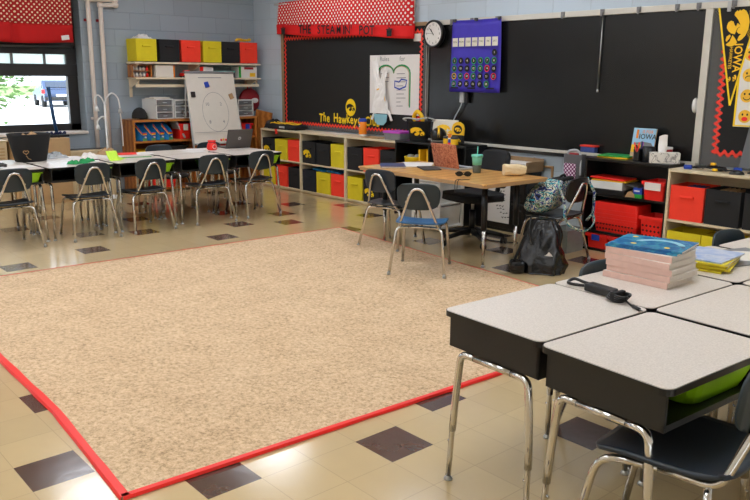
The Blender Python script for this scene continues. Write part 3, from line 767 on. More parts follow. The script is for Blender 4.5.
simple('ribbon_bundle', 'gold and black ribbon bundle on the corner red shelf bin', 'ribbon', ['gold'], lambda m: [m.tube(spline([(.07*math.cos(a+k), .08*math.sin(a*1.3+k), .02+.03*math.sin(a*2+k)**2) for a in [i*.7 for i in range(9)]], 4, True), .008, 6) for k in range(3)], (.15, -.28, 1.92), 0)

# ------------------------------------------------------------------ oak bookcase and its load
def bookcase():
    t = thing('bookcase', 'low orange oak bookcase along the wall under the cream wall shelf', 'bookcase', (0, 0, 0))
    MB().bb(.01, .36, -2.03, -.22, .90, .93, .003).build('top', 'oak', t)
    for a in (-2.03, -1.20, -.25): MB().bb(.01, .355, a, a+.028, 0, .90).build('side_panel', 'oak', t)
    for a, b in ((-2.002, -1.2), (-1.172, -.25)):
        MB().bb(.012, .35, a, b, .64, .665).build('shelf', 'oak', t); MB().bb(.012, .35, a, b, .34, .362).build('shelf', 'oak', t); MB().bb(.012, .35, a, b, .03, .055).build('shelf', 'oak', t)
    MB().bb(.002, .012, -2.03, -.22, 0, .93).build('back_panel', 'oak', t)
bookcase()
for k in range(4):
    t = thing('magazine_file', 'blue cardboard magazine file with a rainbow, %s in the oak bookcase' % ('nearest the pipes', 'second from the pipes', 'third from the pipes', 'beside the leaning binder')[k], 'magazine file', (.325, -1.865+k*.118, .6655), 118, 'rainbow magazine files')
    # local: front faces -Y (into the room)
    m = MB(); w = .082
    side = [(0, 0), (.25, 0), (.25, .23), (.12, .23), (0, .10)]
    for x in (-w/2, w/2-.004): m.xf = T(x, 0, 0) @ RZ(90) @ RX(90); m.prism(side, 0, .004)
    m.xf = Matrix.Identity(4); m.bb(-w/2, w/2, 0, .004, 0, .10); m.bb(-w/2, w/2, .246, .25, 0, .23); m.bb(-w/2, w/2, 0, .25, 0, .004)
    m.build('body', 'holder_blue', t)
    MB().bb(-w/2-.001, w/2+.001, -.0015, .002, 0, .032).build('meadow_print', 'holder_green', t)
    m = MB()
    for q, c in enumerate((0, 1, 2)):
        m.mi = q; z = .118-q*.014
        m.xf = T(-w/2-.0008, 0, 0) @ RZ(90) @ RX(90)
        a = [(0+.004, .100-q*.016), (.105, .21-q*.022)]
        m.add([(a[0][0], a[0][1], 0), (a[1][0], a[1][1], 0), (a[1][0], a[1][1]-.018, 0), (a[0][0], a[0][1]-.013, 0)], [[0, 3, 2, 1], [0, 1, 2, 3]])
        m.xf = Matrix.Identity(4); m.add([(-w/2, -.0016, .100-q*.014), (w/2, -.0016, .100-q*.014), (w/2, -.0016, .086-q*.014), (-w/2, -.0016, .086-q*.014)], [[0, 3, 2, 1]])
    m.build('rainbow_print', ['red', 'gold', 'blue_lid'], t)
    m = MB(); disc(m, .017, .010, T(.02, -.002, .042) @ FRONT); disc(m, .012, .009, T(.005, -.0021, .046) @ FRONT); m.build('cloud_print', 'white_paper', t)
simple('ring_binder', 'grey binder leaning against the red tub in the oak bookcase', 'binder', ['light_grey'], lambda m: m.box((0, 0, .115), (.2, .03, .24), .004, rot=RX(28)), (.22, -1.36, .668), 0)
def rtub(label, loc, w, d, h, rz=90, mat_='red', holes=False, tagm=None, lid=False, name='storage_tub', tagw=.4, grp=None):
    t = thing(name, label, 'tub', loc, rz, grp)
    m = MB(); m.open_box(w, d, h, .005, .88, 0, .02)
    if holes:
        m.mi = 1; nx = int(w/.034)
        for r in range(3 if h < .2 else 2):
            for k in range(nx):
                z = .028+r*.042; yy = -d/2*(.88+.12*z/h)-.0018; x = (k-(nx-1)/2)*w*.86/nx+(r % 2)*.005; q = .0115
                g = .06*d*q/h; m.add([(x, yy+g, z-q), (x+q, yy, z), (x, yy-g, z+q), (x-q, yy, z)], [[0, 1, 2, 3]])
    m.build('body', [mat_, 'vent_dark'], t)
    m = MB(); m.bb(-w/2-.006, w/2+.006, -d/2-.006, -d/2, h-.03, h, .003); m.bb(-w/2-.006, w/2+.006, d/2, d/2+.006, h-.03, h, .003)
    m.bb(-w/2-.006, -w/2, -d/2, d/2, h-.03, h, .003); m.bb(w/2, w/2+.006, -d/2, d/2, h-.03, h, .003); m.build('rim', mat_, t)
    if tagm:
        m = MB(); m.bb(-w*tagw/2, w*tagw/2, -d/2-.010, -d/2-.006, h*.55, h*.95, .003); m.build('label_tag', tagm, t)
    if lid:
        m = MB(); m.bb(-w/2-.008, w/2+.008, -d/2-.008, d/2+.008, h+.001, h+.02, .006); m.build('lid', mat_, t)
    return t
rtub('red tub with a small label in the oak bookcase behind the leaning binder', (.20, -1.30, .666), .17, .26, .2, 90, 'red', False, 'white_plastic')
rtub('red tub with blue tag in the bookcase bay by the room corner', (.20, -.36, .666), .17, .26, .17, 90, 'red', False, 'blue_lid')
rtub('red tub on the lowest bookcase shelf seen between chair legs', (.19, -1.62, .056), .34, .28, .2, 90, 'red')
rtub('red tub on the middle bookcase shelf behind the easel', (.19, -.84, .363), .34, .28, .2, 90, 'red')
rtub('yellow tub on the middle bookcase shelf behind the row chairs', (.19, -1.84, .363), .24, .28, .18, 90, 'yellow')
rtub('black tub on the middle bookcase shelf beside the yellow tub', (.19, -1.46, .363), .36, .28, .22, 90, 'black_plastic')
# on top
def drawer_unit(label, loc, rz, n=3, w=.26, d=.26, h=.235):
    t = thing('drawer_unit', label, 'drawers', loc, rz, 'small plastic drawer towers')
    m = MB(); k = .012
    m.bb(-w/2, w/2, -d/2, d/2, 0, k, .003); m.bb(-w/2, w/2, -d/2, d/2, h-k, h, .003); m.bb(-w/2, -w/2+k, -d/2, d/2, 0, h, .003); m.bb(w/2-k, w/2, -d/2, d/2, 0, h, .003); m.bb(-w/2, w/2, d/2-.005, d/2, 0, h)
    for q in range(1, n): z = q*(h/n); m.bb(-w/2, w/2, -d/2, d/2, z-.004, z+.004)
    m.build('frame', 'white_plastic', t)
    for q in range(n):
        z = q*h/n+.012; m = MB(); m.xf = T(0, -.004, z); m.open_box(w-.034, d-.03, h/n-.026, .004, .97); dr = m.build('drawer', 'frost', t)
        MB().bb(-.03, .03, -d/2-.004, -d/2+.012, z+.022, z+.03, .003).build('pull', 'light_grey', dr)
        MB().bb(-w*.34, w*.34, -d*.4, d*.3, z+.007, z+.02+.01*((q*5) % 3), .004).build('contents', ('red', 'black_plastic', 'dark_grey')[q % 3], dr)
drawer_unit('grey plastic drawer tower on the bookcase, papers piled on top', (.19, -1.60, .9305), 104, 3, .28, .27, .25)
drawer_unit('grey plastic drawer tower half hidden by the easel board', (.19, -1.30, .9305), 90, 3)
drawer_unit('clear plastic drawer tower on the bookcase end below the red bag', (.19, -.37, .9305), 92, 3, .25, .25, .225)
simple('paper_pile', 'messy papers lying on the larger drawer tower', 'paper', ['cream_paper'], lambda m: (m.box((0, 0, .006), (.21, .24, .012), .002, rot=RZ(8)), m.box((.01, .02, .017), (.2, .2, .008), .002, rot=RZ(-10))), (.19, -1.60, 1.181), 0)
def cap():
    t = thing('cap', 'black cap resting on the bookcase end by the pipes', 'cap', (.2, -1.86, .931), 20)
    m = MB(); m.lathe([(.095, 0), (.097, .03), (.09, .075), (.066, .118), (.03, .142), (0.0005, .148)], 24); m.build('crown', 'black_fabric', t)
    m = MB(); m.grid(lambda u, v: (.09*math.cos(PI*(.15+.7*u))*(1+.05*v)*1.05, -.07-.08*v*math.sin(PI*(.15+.7*u))-.02, .006-.012*v*0+.004), 10, 4, .004); m.build('brim', 'brown', t)
cap()
def red_bag():
    t = thing('round_bag', 'round red bag hanging on the wall between shelf and bookcase', 'bag', (.02, -.14, 1.135), 0)
    m = MB(); m.lathe([(.0005, .09), (.10, .085), (.155, .06), (.17, .03), (.155, .004), (.0005, 0)], 28, axis=RY(90)); m.build('body', 'maroon', t)
    m = MB(); m.xf = T(.093, .05, 0) @ RY(90); disc(m, .035, .06, T(0, 0, 0)); m.build('patch', 'white_paper', t)
    MB().tube(spline([(.04, -.03, .16), (.03, -.02, .22), (.02, 0, .235), (.03, .02, .22), (.04, .03, .16)], 5), .006, 8).build('strap', 'red', t)
red_bag()
simple('folder_board', 'tan board leaning in the corner beside the bookcase end', 'board', ['oak'], lambda m: m.box((0, 0, .50), (.30, .02, 1.0), .003, rot=RY(8)), (.36, -.16, .005), 14)
# ------------------------------------------------------------------ easel
def easel():
    t = thing('easel', 'white presentation easel with a drawn circle and magnets', 'easel', (0, 0, 0))
    # board plane: bottom (x .60, z .62) leaning back to (x .42, z 1.50), y -1.34..-.64
    O = Vector((.60, -.965, .62)); up = Vector((-.185, 0, .88)).normalized(); L = .90
    nx = Vector((up.z, 0, -up.x))
    B = Matrix((( 0, up.x, nx.x, O.x), (1, up.y, nx.y, O.y), (0, up.z, nx.z, O.z), (0, 0, 0, 1)))   # drawing x->+Y, y->up the board
    m = MB(); m.xf = B; m.bb(-.355, .355, 0, L, -.012, 0, .003); m.build('board', 'cream_paper', t)
    m = MB(); m.xf = B; m.bb(-.36, .36, L, L+.03, -.02, .012, .004); m.build('clamp_bar', 'mid_grey', t)
    m = MB(); m.xf = B; m.bb(-.36, .36, -.02, 0, -.015, .05, .004); m.build('tray', 'light_grey', t)
    m = MB(); m.xf = B; m.bb(-.34, .33, .12, L-.005, .0015, .004); m.build('chart_paper', 'cream_paper', t)
    m = MB(); m.xf = B @ T(0, 0, .006)
    stroke(m, [(.19*math.cos(2*PI*k/40)+.01, .255*math.sin(2*PI*k/40)+.40) for k in range(40)], .004, Matrix.Identity(4), closed=True)
    for s, x, y in (('10', -.10, .50), ('2', .10, .50), ('8', -.09, .27), ('4', .11, .27)): add_text(m, s, .06, T(x, y, 0))
    stroke(m, [(-.18, .845), (.16, .845)], .008, Matrix.Identity(4)); stroke(m, [(-.33, .14), (.32, .14)], .004, Matrix.Identity(4))
    m.build('drawing', 'mid_grey', t, label='pencil circle with numbers')
    for k, (x, y, r, mm) in enumerate(((-.07, .755, 12, 'blue_lid'), (-.285, .63, 0, 'black_plastic'), (.27, .60, 20, 'brown'))):
        m = MB(); m.xf = B @ T(x, y, .012) @ RZ(r); m.bb(-.032, .032, -.036, .036, -.008, .006, .008); m.build('magnet', mm, t)
    for k in range(7):
        m = MB(); m.xf = B @ T(.03+k*.035, .03+.006*(k % 2), .008); add_text(m, 'LETSADD'[k], .05, T(0, 0, .001), bold=.02) if 0 else m.bb(-.012, .012, -.014, .014, -.004, .004, .004); m.build('magnet', ('red', 'gold', 'red', 'red', 'red', 'gold', 'red')[k], t)
    for s in (-1, 1):
        m = MB(); a = B @ Vector((s*.33, L, -.03)); m.tube([a, Vector((.74, -.965+s*.40, .002))], .012); m.build('leg', 'light_grey', t)
        m = MB(); m.tube([a, Vector((.40, -.965+s*.36, .97)), Vector((.385, -.965+s*.37, .935))], .010); m.build('strut', 'light_grey', t)
easel()

# ------------------------------------------------------------------ things on the long desk row (top at 0.665)
Z = .6655
def bucket():
    t = thing('bucket', 'big black tapered bucket with a gold heart on the window desks', 'bucket', (1.83, -3.73, Z))
    m = MB(); m.xf = Matrix.Diagonal((1.1, 1.28, 1, 1)); m.lathe([(.105, 0), (.112, .004), (.152, .245), (.158, .26), (.152, .262), (.146, .245), (.106, .01), (.0005, .008)], 36); m.build('body', 'black_fabric', t)
    a = math.radians(-35); 
    m = MB(); m.xf = RZ(-20) @ T(.142, 0, .075) @ RY(9) @ EAST
    h = [(.024*math.sin(q)**3, .021*(13*math.cos(q)-5*math.cos(2*q)-2*math.cos(3*q)-math.cos(4*q))/16) for q in [2*PI*k/32 for k in range(32)]]
    stroke(m, [(x-.03, y+.02) for x, y in h], .006, Matrix.Identity(4), closed=True); stroke(m, [(-.03, -.01), (-.015, -.04), (.01, -.05)], .006, Matrix.Identity(4))
    m.build('heart_drawing', 'brown', t, label='gold outline heart')
    m = MB(); crumple(m, .2, .2, .06, 5.5, 10); m.build('contents', 'brown', t).location = (0, 0, .21)
bucket()
def sheet_thing(label, loc, w, d, rz, m='white_paper', name='paper_sheet', cat='paper', th=.0012, group=None):
    def f(mb): mb.bb(-w/2, w/2, -d/2, d/2, 0, th)
    return simple(name, label, cat, [m], f, loc, rz, group)
for i, (l, x, y, w, d, r) in enumerate((('loose white sheet on the window desks before the black bucket', 2.28, -4.0, .22, .28, 12), ('white sheet beside the crumpled plastic bag', 1.83, -3.30, .28, .22, 30), ('white sheet half under the green scraps', 2.2, -3.36, .22, .28, -20),
        ('white sheet behind the lime notes', 1.86, -2.98, .28, .22, 15), ('white sheet under the red folder', 1.80, -2.60, .30, .22, -8), ('white sheet on the desks before the easel', 1.90, -2.05, .30, .22, 8), ('white sheet beside the red pouch', 1.76, -1.93, .28, .21, -25))):
    sheet_thing(l, (x, y, Z+.0002*i), w, d, r)
simple('plastic_bag', 'crumpled pale plastic bag on the desks behind the bucket', 'bag', ['clear'], lambda m: crumple(m, .2, .2, .06, 8.2, 16), (1.68, -3.45, Z), 0)
for i, (x, y, s) in enumerate(((2.36, -3.52, 1), (2.30, -3.40, 2), (2.24, -3.33, 3), (2.34, -3.42, 4))):
    simple('felt_scrap', 'crumpled dark green scrap on the desks, %s' % ('nearest the bucket', 'behind its fellows', 'nearest the lime notes', 'in the middle of the heap')[i], 'scrap', ['dark_green'], lambda m, s=s: crumple(m, .10, .08, .04, s*2.7, 8), (x, y, Z+.002), s*40, 'green scraps')
simple('paper_cone', 'white crumpled paper rising behind the green scraps', 'paper', ['white_paper'], lambda m: crumple(m, .13, .13, .07, 11.3, 8), (2.02, -3.24, Z+.002), 20)
for i, (x, y, s) in enumerate(((2.28, -3.10, 1), (2.2, -3.02, 2))):
    simple('sticky_note', ('lime notepaper bent upright on the desks', 'lime notepaper lying behind the bent one')[i], 'note', ['lime_paper'], lambda m, s=s: m.grid(lambda u, v: ((u-.5)*.11, (v-.5)*.11, .004+.085*v*v*(1 if s == 1 else .3)), 4, 8, .0015), (x, y, Z+.001), 60+s*30, 'lime notes')
simple('ruler', 'green plastic ruler strip beside the lime notes', 'ruler', ['green'], lambda m: m.bb(-.15, .15, -.018, .018, 0, .004, .001), (2.12, -2.80, Z), 75)
simple('folder', 'red folder lying on the far side of the window desks', 'folder', ['red'], lambda m: m.bb(-.15, .15, -.11, .11, 0, .004, .001), (1.72, -2.78, Z+.0015), 70)
simple('pencil_case', 'brown and black clutter pouch behind the lime notes', 'pouch', ['brown'], lambda m: crumple(m, .2, .12, .07, 14, 10), (1.70, -2.93, Z+.002), 10)
for i, (x, y, c, l) in enumerate(((2.37, -4.32, 'red', 'red marker lying at the frame-side end of the window desks'), (2.36, -4.20, 'light_blue', 'pale blue marker lying beside the red one'))):
    simple('marker', l, 'marker', [c, 'white_plastic'], lambda m: (m.cyl((0, 0, .009), .009, .085, 12, RX(90)), setattr(m, 'mi', 1), m.cyl((0, .06, .009), .0085, .04, 12, RX(90))), (x, y, Z), 10+i*12, 'markers')
simple('cord_wad', 'dark grey tangled cord wad in front of the bucket', 'cord', ['dark_grey'], lambda m: [m.tube(spline([(.07*math.cos(a+k*2), .05*math.sin(a*1.4+k), .012+.012*math.sin(a*3+k)) for a in [i*.8 for i in range(8)]], 4, True), .006, 6) for k in range(3)], (2.18, -4.12, Z+.006), 0)
def pouch():
    t = thing('pouch', 'small red gathered pouch standing on the window desks', 'pouch', (1.885, -1.80, Z))
    m = MB(); m.lathe([(.045, 0), (.058, .015), (.056, .05), (.045, .075), (.036, .085), (.05, .105), (.046, .106), (.03, .086)], 20); m.build('body', 'red', t)
    MB().tube([(.038*math.cos(a), .038*math.sin(a), .085) for a in [2*PI*k/16 for k in range(16)]], .004, 6, True).build('drawstring', 'maroon', t)
    m = MB(); m.xf = T(.058, .0, .04) @ EAST; stroke(m, [(.022*math.cos(a), .022*math.sin(a)) for a in [2*PI*k/20 for k in range(20)]], .006, Matrix.Identity(4), closed=True); m.build('emblem', 'white_paper', t)
pouch()
def laptop(label, loc, rz, lid_m, base_m, w=.33, d=.23, ang=105, logo=None):
    t = thing('laptop', label, 'laptop', loc, rz)   # screen faces +Y side user; lid outside faces -Y
    MB().bb(-w/2, w/2, 0, d, 0, .018, .004).build('base', base_m, t)
    MB().bb(-w/2+.02, w/2-.02, .03, d-.09, .0183, .0195).build('keyboard', 'black_plastic', t)
    m = MB(); m.xf = T(0, 0, .016) @ RX(ang-90)
    m.bb(-w/2, w/2, -.008, .0, .0, d, .004); l = m.build('lid', lid_m, t)
    m = MB(); m.xf = T(0, 0, .016) @ RX(ang-90); m.bb(-w/2+.012, w/2-.012, 0, .0015, .015, d-.012); m.build('screen', 'black_smooth', l)
    if logo:
        m = MB(); m.xf = T(0, 0, .016) @ RX(ang-90) @ T(0, -.0085, d*.5) @ FRONT; disc(m, .02, .02, Matrix.Identity(4)); m.mi = 1; add_text(m, 'hp', .026, T(0, .001, .0005), bold=.01, mi=1); m.build('logo', ['light_grey', 'laptop_grey'], l)
    return t
laptop('grey laptop open on the far end of the window desks, lid towards the room', (1.86, -1.45, Z), 84, 'laptop_grey', 'laptop_grey', .31, .22, 112, 'hp')

# ------------------------------------------------------------------ window corner: heater, box, cable stand, pipes, mop, valance
def heater():
    t = thing('unit_heater', 'long beige unit heater under the window', 'heater', (0, 0, 0))
    MB().bb(.005, .30, -5.2, -3.50, .02, .735, .01).build('cabinet', 'beige_metal', t)
    m = MB()
    for k in range(11): m.bb(.30, .306, -5.1, -3.53, .30+k*.035, .315+k*.035)
    m.build('front_grille', 'tan', t)
    MB().bb(.002, .31, -5.2, -3.49, .735, .75, .004).build('top', 'beige_metal', t)
heater()
def tan_box():
    t = thing('storage_cabinet', 'tan panel cabinet below the window beside the black bucket', 'cabinet', (.2, -3.14, 0))
    MB().bb(-.19, .2, -.33, .31, .0, .755, .006).build('body', 'tan', t)
    MB().bb(.2, .206, -.30, .28, .06, .715, .004).build('door', 'tan', t)
tan_box()
def low_cover():
    t = thing('pipe_cover', 'low beige pipe cover along the wall by the window', 'cover', (0, 0, 0))
    MB().bb(.01, .22, -2.80, -2.23, 0, .585, .008).build('cabinet', 'beige_metal', t)
    MB().bb(.04, .19, -2.76, -2.27, .585, .589).build('top_grille', 'black_smooth', t)
low_cover()
def mop():
    t = thing('floor_duster', 'blue-handled duster standing upside on the tan cabinet by the window', 'duster', (.2, -2.93, .757))
    MB().bb(-.07, .07, -.15, .15, 0, .03, .01).build('head', 'black_plastic', t)
    m = MB(); 
    for k in range(5): m.tube(spline([(.03, -.12+k*.05, .03), (.05, -.10+k*.05, .06), (.02, -.08+k*.05, .04), (-.02, -.1+k*.05, .03)], 4), .01, 6)
    m.build('pad', 'blue_dark', t)
    MB().tube([(0, .03, .03), (-.0, .0, .25), (0, -.03, .58)], .02, 10).build('handle', 'blue_handle', t)
    MB().tube(spline([(.08, .0, .02), (.13, .06, -.06), (.14, .10, -.12), (.12, .02, -.14), (.1, -.05, -.08), (.08, -.1, .01)], 5), .005, 6).build('strap', 'black_plastic', t)
mop()
def lamp():  # white cable bundle, built in the shape of a gooseneck lamp
    t = thing('cable_stand', 'white cable bundle modelled as a three-arm gooseneck stand in front of the cream pipes', 'lamp', (.34, -2.36, 0))
    MB().lathe([(.14, 0), (.14, .012), (.03, .03), (.014, .04)], 24).build('base', 'white_plastic', t)
    MB().tube([(0, 0, .03), (0, 0, 1.12)], .013, 10).build('pole', 'white_plastic', t)
    for k, (p, q) in enumerate((([(0, 0, 1.10), (.01, .02, 1.2), (.0, .10, 1.26), (.0, .17, 1.2), (.0, .19, 1.07)], 0), ([(0, 0, 1.12), (0, -.03, 1.2), (0, -.08, 1.24), (0, -.12, 1.18), (0, -.10, 1.10)], 0), ([(0, 0, .98), (0, -.05, .98), (0, -.1, .93), (0, -.10, .88)], 0))):
        a = MB(); a.tube(spline(p, 6), .009, 8); a = a.build('arm', 'white_plastic', t)
        h = MB(); h.lathe([(.012, .06), (.02, .04), (.03, 0), (.027, 0), (.012, .05)], 14); h = h.build('shade', 'white_plastic' if k else 'light_grey', a); h.location = Vector(p[-1])-Vector((0, 0, .05))
    MB().tube(spline([(0, .19, 1.02), (.0, .20, .8), (.02, .19, .62)], 6), .008, 8).build('hanging_cord', 'white_plastic', t)
lamp()
for k, (y, l) in enumerate(((-2.365, 'cream wall pipe nearer the window, bending at the top'), (-2.215, 'cream wall pipe beside the bookcase, bending at the top'))):
    t = thing('wall_pipe', l, 'pipe', (0, 0, 0), 0, 'cream pipes on the window wall'); zt = (2.36, 2.30)[k]
    m = MB(); m.tube(fillet([(.055, y, .002), (.055, y, zt), (.055, y+(.34, .19)[k], zt+.01), (.055, y+(.34, .19)[k], RZM-.002)], .06, 7), .027, 14); m.build('pipe', 'pipe_cream', t)
    for yy, z in ((y, zt), (y+(.34, .19)[k], zt+.01)): MB().box((.055, yy, z), (.07, .07, .07), .025, 3).build('elbow', 'pipe_cream', t)
    for z in (2.12, .95): MB().bb(.0, .03, y-.043, y+.043, z-.015, z+.015, .003).build('clamp', 'maroon' if z > 1.5 else 'pipe_cream', t)
def valance_left():
    t = thing('valance', 'red dotted window valance with a plain red border', 'curtain', (.10, -3.9, 0))
    L0, L1 = -1.4, 1.32
    def cloth(z0, z1, nz, off=0.):
        def f(u, v):
            y = L0+(L1-L0)*u; z = z0+(z1-z0)*v
            d = .018*math.sin(y*9+.6*math.sin(y*3))*(1.15-.5*v) + .01*pnoise(Vector((y*3, z*2, 1)))
            if abs(y-.66) < .05: d -= .05*(1-abs(y-.66)/.05)
            return (d+off, y, z + (0 if v > .01 or z0 > 2 else .012*math.sin(y*5+1)))
        return f
    MB().grid(cloth(2.045, 2.6, 10), 130, 10, .003).build('dotted_skirt', 'dots_shaded', t)
    MB().grid(cloth(1.838, 2.05, 6, .002), 130, 5, .003).build('border_band', 'shaded_red_cloth', t)
    MB().tube([(-.0, L0-.05, 2.58), (-.0, L1+.02, 2.58)], .014, 10).build('curtain_rod', 'white_plastic', t)
    m = MB(); m.xf = T(.030, 1.21, 1.90) @ RX(8); m.bb(0, .002, -.045, .045, -.026, .026); m.build('sewn_label', 'white_paper', t)
valance_left()

# ------------------------------------------------------------------ chalkboard wall
def scallop(m, a, b, n, w, amp, depth, mx):
    """wavy strip from a to b in the drawing plane (x right, y up)"""
    A = Vector((*a, 0)); B = Vector((*b, 0)); d = (B-A).normalized(); q = Vector((-d.y, d.x, 0)); N_ = n*8; vs = []
    for i in range(N_+1):
        p = A.lerp(B, i/N_); s = amp*math.sin(2*PI*i/8)
        vs += [p+q*(w/2+s), p-q*(w/2-s*.9)]
    vs = [v+Vector((0, 0, depth)) for v in vs]
    old = m.xf; m.xf = old @ mx; m.add(vs, [[2*i, 2*i+1, 2*i+3, 2*i+2] for i in range(N_)]); m.xf = old
W = lambda x, y, z: T(x, y, z) @ FRONT
def board_one():
    t = thing('bulletin_board', 'black bulletin board with red scalloped edging under the red valance', 'bulletin board', (0, 0, 0))
    x0, x1, z0, z1 = .75, 3.47, .80, 2.02
    MB().bb(x0, x1, -.02, -.001, z0, z1).build('backing', 'black_paper', t)
    for a, b, c, d in ((x0-.045, x0, z0-.03, z1+.04), (x1, x1+.03, z0, z1+.04)): MB().bb(a, b, -.035, -.001, c, d, .004).build('side_frame', 'brown_trim' if a < 1 else 'alu', t)
    MB().bb(x0-.045, x1+.03, -.035, -.001, z1, z1+.04, .004).build('top_frame', 'brown_trim', t)
    m = MB(); k = W(0, -.0225, 0)
    scallop(m, (x0+.04, z0+.05), (x0+.04, z1-.02), 20, .03, .012, 0, k); m.build('scalloped_edging', 'red_paper', t)
    m = MB(); scallop(m, (x1-.09, z0+.07), (x1-.09, z1-.07), 20, .035, .014, 0, k); m.build('scalloped_edging', 'red_paper', t)
    m = MB(); scallop(m, (x0+.04, z0+.065), (x1-.09, z0+.065), 44, .03, .012, .0005, k); m.build('scalloped_edging', 'red_paper', t)
    m = MB(); scallop(m, (x0+.04, z1-.058), (x1-.05, z1-.058), 44, .035, .014, .0005, k); m.build('scalloped_edging', 'red_paper', t)
    MB().bb(x0+.02, x1-.05, -.0215, -.02, z0+.0, z0+.05).build('printed_strip', 'border_print', t)
    MB().bb(x1-.06, x1-.005, -.0215, -.02, z0+.0, z1-.02).build('printed_strip', 'border_print', t)
    word = 'The Hawkeye Club'; x = 1.525
    wd = {' ': .075, 'T': .085, 'H': .095, 'C': .085, 'w': .09, 'l': .045}
    for i, c in enumerate(word):
        a = wd.get(c, .074)*.975
        if c != ' ':
            m = MB(); m.xf = W(x+a/2, -.024, .955+.008*((i*5) % 3-1)) @ RZ((i*37) % 9-4); add_text(m, c, .155, T(0, 0, 0), .84, .024); m.build('letter', 'yellow', t)
        x += a
    m = MB(); m.mi = 0; disc(m, .098, .105, W(2.165, -.0235, 1.105), 28); emblem(m, .165, W(2.165, -.0245, 1.105) @ RZ(90), 1, .9); m.build('round_emblem', ['yellow', 'black_ink'], t, label='round yellow bird-head emblem')
    MB().bb(x1-.21, x1-.10, -.028, -.022, 1.86, 1.94).build('note_card', 'white_paper', t)
board_one()
def chart():
    t = thing('anchor_chart', 'big white hand-drawn chart paper pinned on the black board', 'poster', (2.945, -.026, 1.39))
    MB().bb(-.415, .415, -.003, .0, -.335, .33).build('paper', 'white_paper', t)
    m = MB(); k = T(0, -.0045, 0) @ FRONT
    arch = [(-.27, -.05)]+[(-.135+.135*math.cos(PI-q), .13+.085*math.sin(q)) for q in [PI*i/10 for i in range(11)]]+[(.135+.135*math.cos(PI-q), .13+.085*math.sin(q)) for q in [PI*i/10 for i in range(11)]]+[(.27, -.25)]
    m.mi = 0; stroke(m, arch, .02, k); m.mi = 1; stroke(m, [(x*.93, y*.95) for x, y in arch], .008, k)
    m.mi = 2; add_text(m, 'Rules', .075, k @ T(-.16, .285, 0)); add_text(m, 'for', .075, k @ T(.14, .285, 0))
    rnd = random.Random(5)
    for r in range(9):
        for c in range(2):
            x = (-.22 if c == 0 else .05); y = .12-r*.045
            if c == 0 and r > 3: continue
            stroke(m, [(x, y), (x+.06+.1*rnd.random(), y+.004)], .007, k)
    m.mi = 3; stroke(m, [(.02, .04), (.09, .03), (.13, .06), (.22, .05), (.2, -.02), (.1, -.05), (.02, -.03)], .018, k, closed=True)
    m.build('drawing', ['dark_green', 'brown', 'mid_grey', 'blue_lid'], t, label='marker drawing of an open book')
chart()
def steam():
    t = thing('paper_cutout', 'white paper steam cutout with a light blue cup, hung below the chart', 'cutout', (2.77, -.045, 1.06))
    m = MB()
    rnd = random.Random(2)
    for k, (cx, wd, hh, yo) in enumerate(((-.07, .17, .60, -.004), (.05, .15, .50, -.012), (-.01, .22, .34, -.020))):
        def f(u, v):
            q = Vector((u*2.2+k*5, v*3.3, k*2.7)); w_ = wd*(1-.55*v)*(1+.35*pnoise(Vector((v*4+k*3, k, 0))))
            return (cx+.05*math.sin(v*5+k*2)*v+(u-.5)*w_, yo-.010-.014*pnoise(q*1.6), v*hh*(1+.10*pnoise(Vector((u*6, k*4, 1)))))
        m.grid(f, 12, 24, -.0015, False)
    for s in (-1, 1):
        for j in range(4): m.tube(spline([(s*.02, -.006, .03), (s*(.07+.02*j), -.016+.003*j, .05-.02*j), (s*(.13+.01*j), -.01, .02-.03*j), (s*(.15+.012*j), -.008, -.03-.012*j)], 5), .012, 5, flat=.5)
    m0 = m.build('steam', 'tissue', t)
    m = MB(); m.xf = T(0, -.022, -.06) @ FRONT; m.prism([(-.115, .05), (.115, .05), (.10, -.035), (.05, -.075), (-.05, -.075), (-.10, -.035)][::-1], 0, .006); m.build('cup', 'light_blue', t)
    for p, w, q, c in (([(-.02, .0), (.0, .02), (.02, 0)], .008, (.04, -.03, .09), 'red_paper'), ([(-.03, .0), (.0, .02), (.03, 0)], .01, (.02, -.03, .13), 'gold'), ([(0, 0), (.02, -.06)], .012, (.06, -.028, .20), 'gold'), ([(-.05, 0), (.04, .02)], .014, (-.02, -.028, .27), 'gold')):
        m = MB(); stroke(m, p, w, T(*q) @ FRONT); m.build('marking', c, m0)
steam()
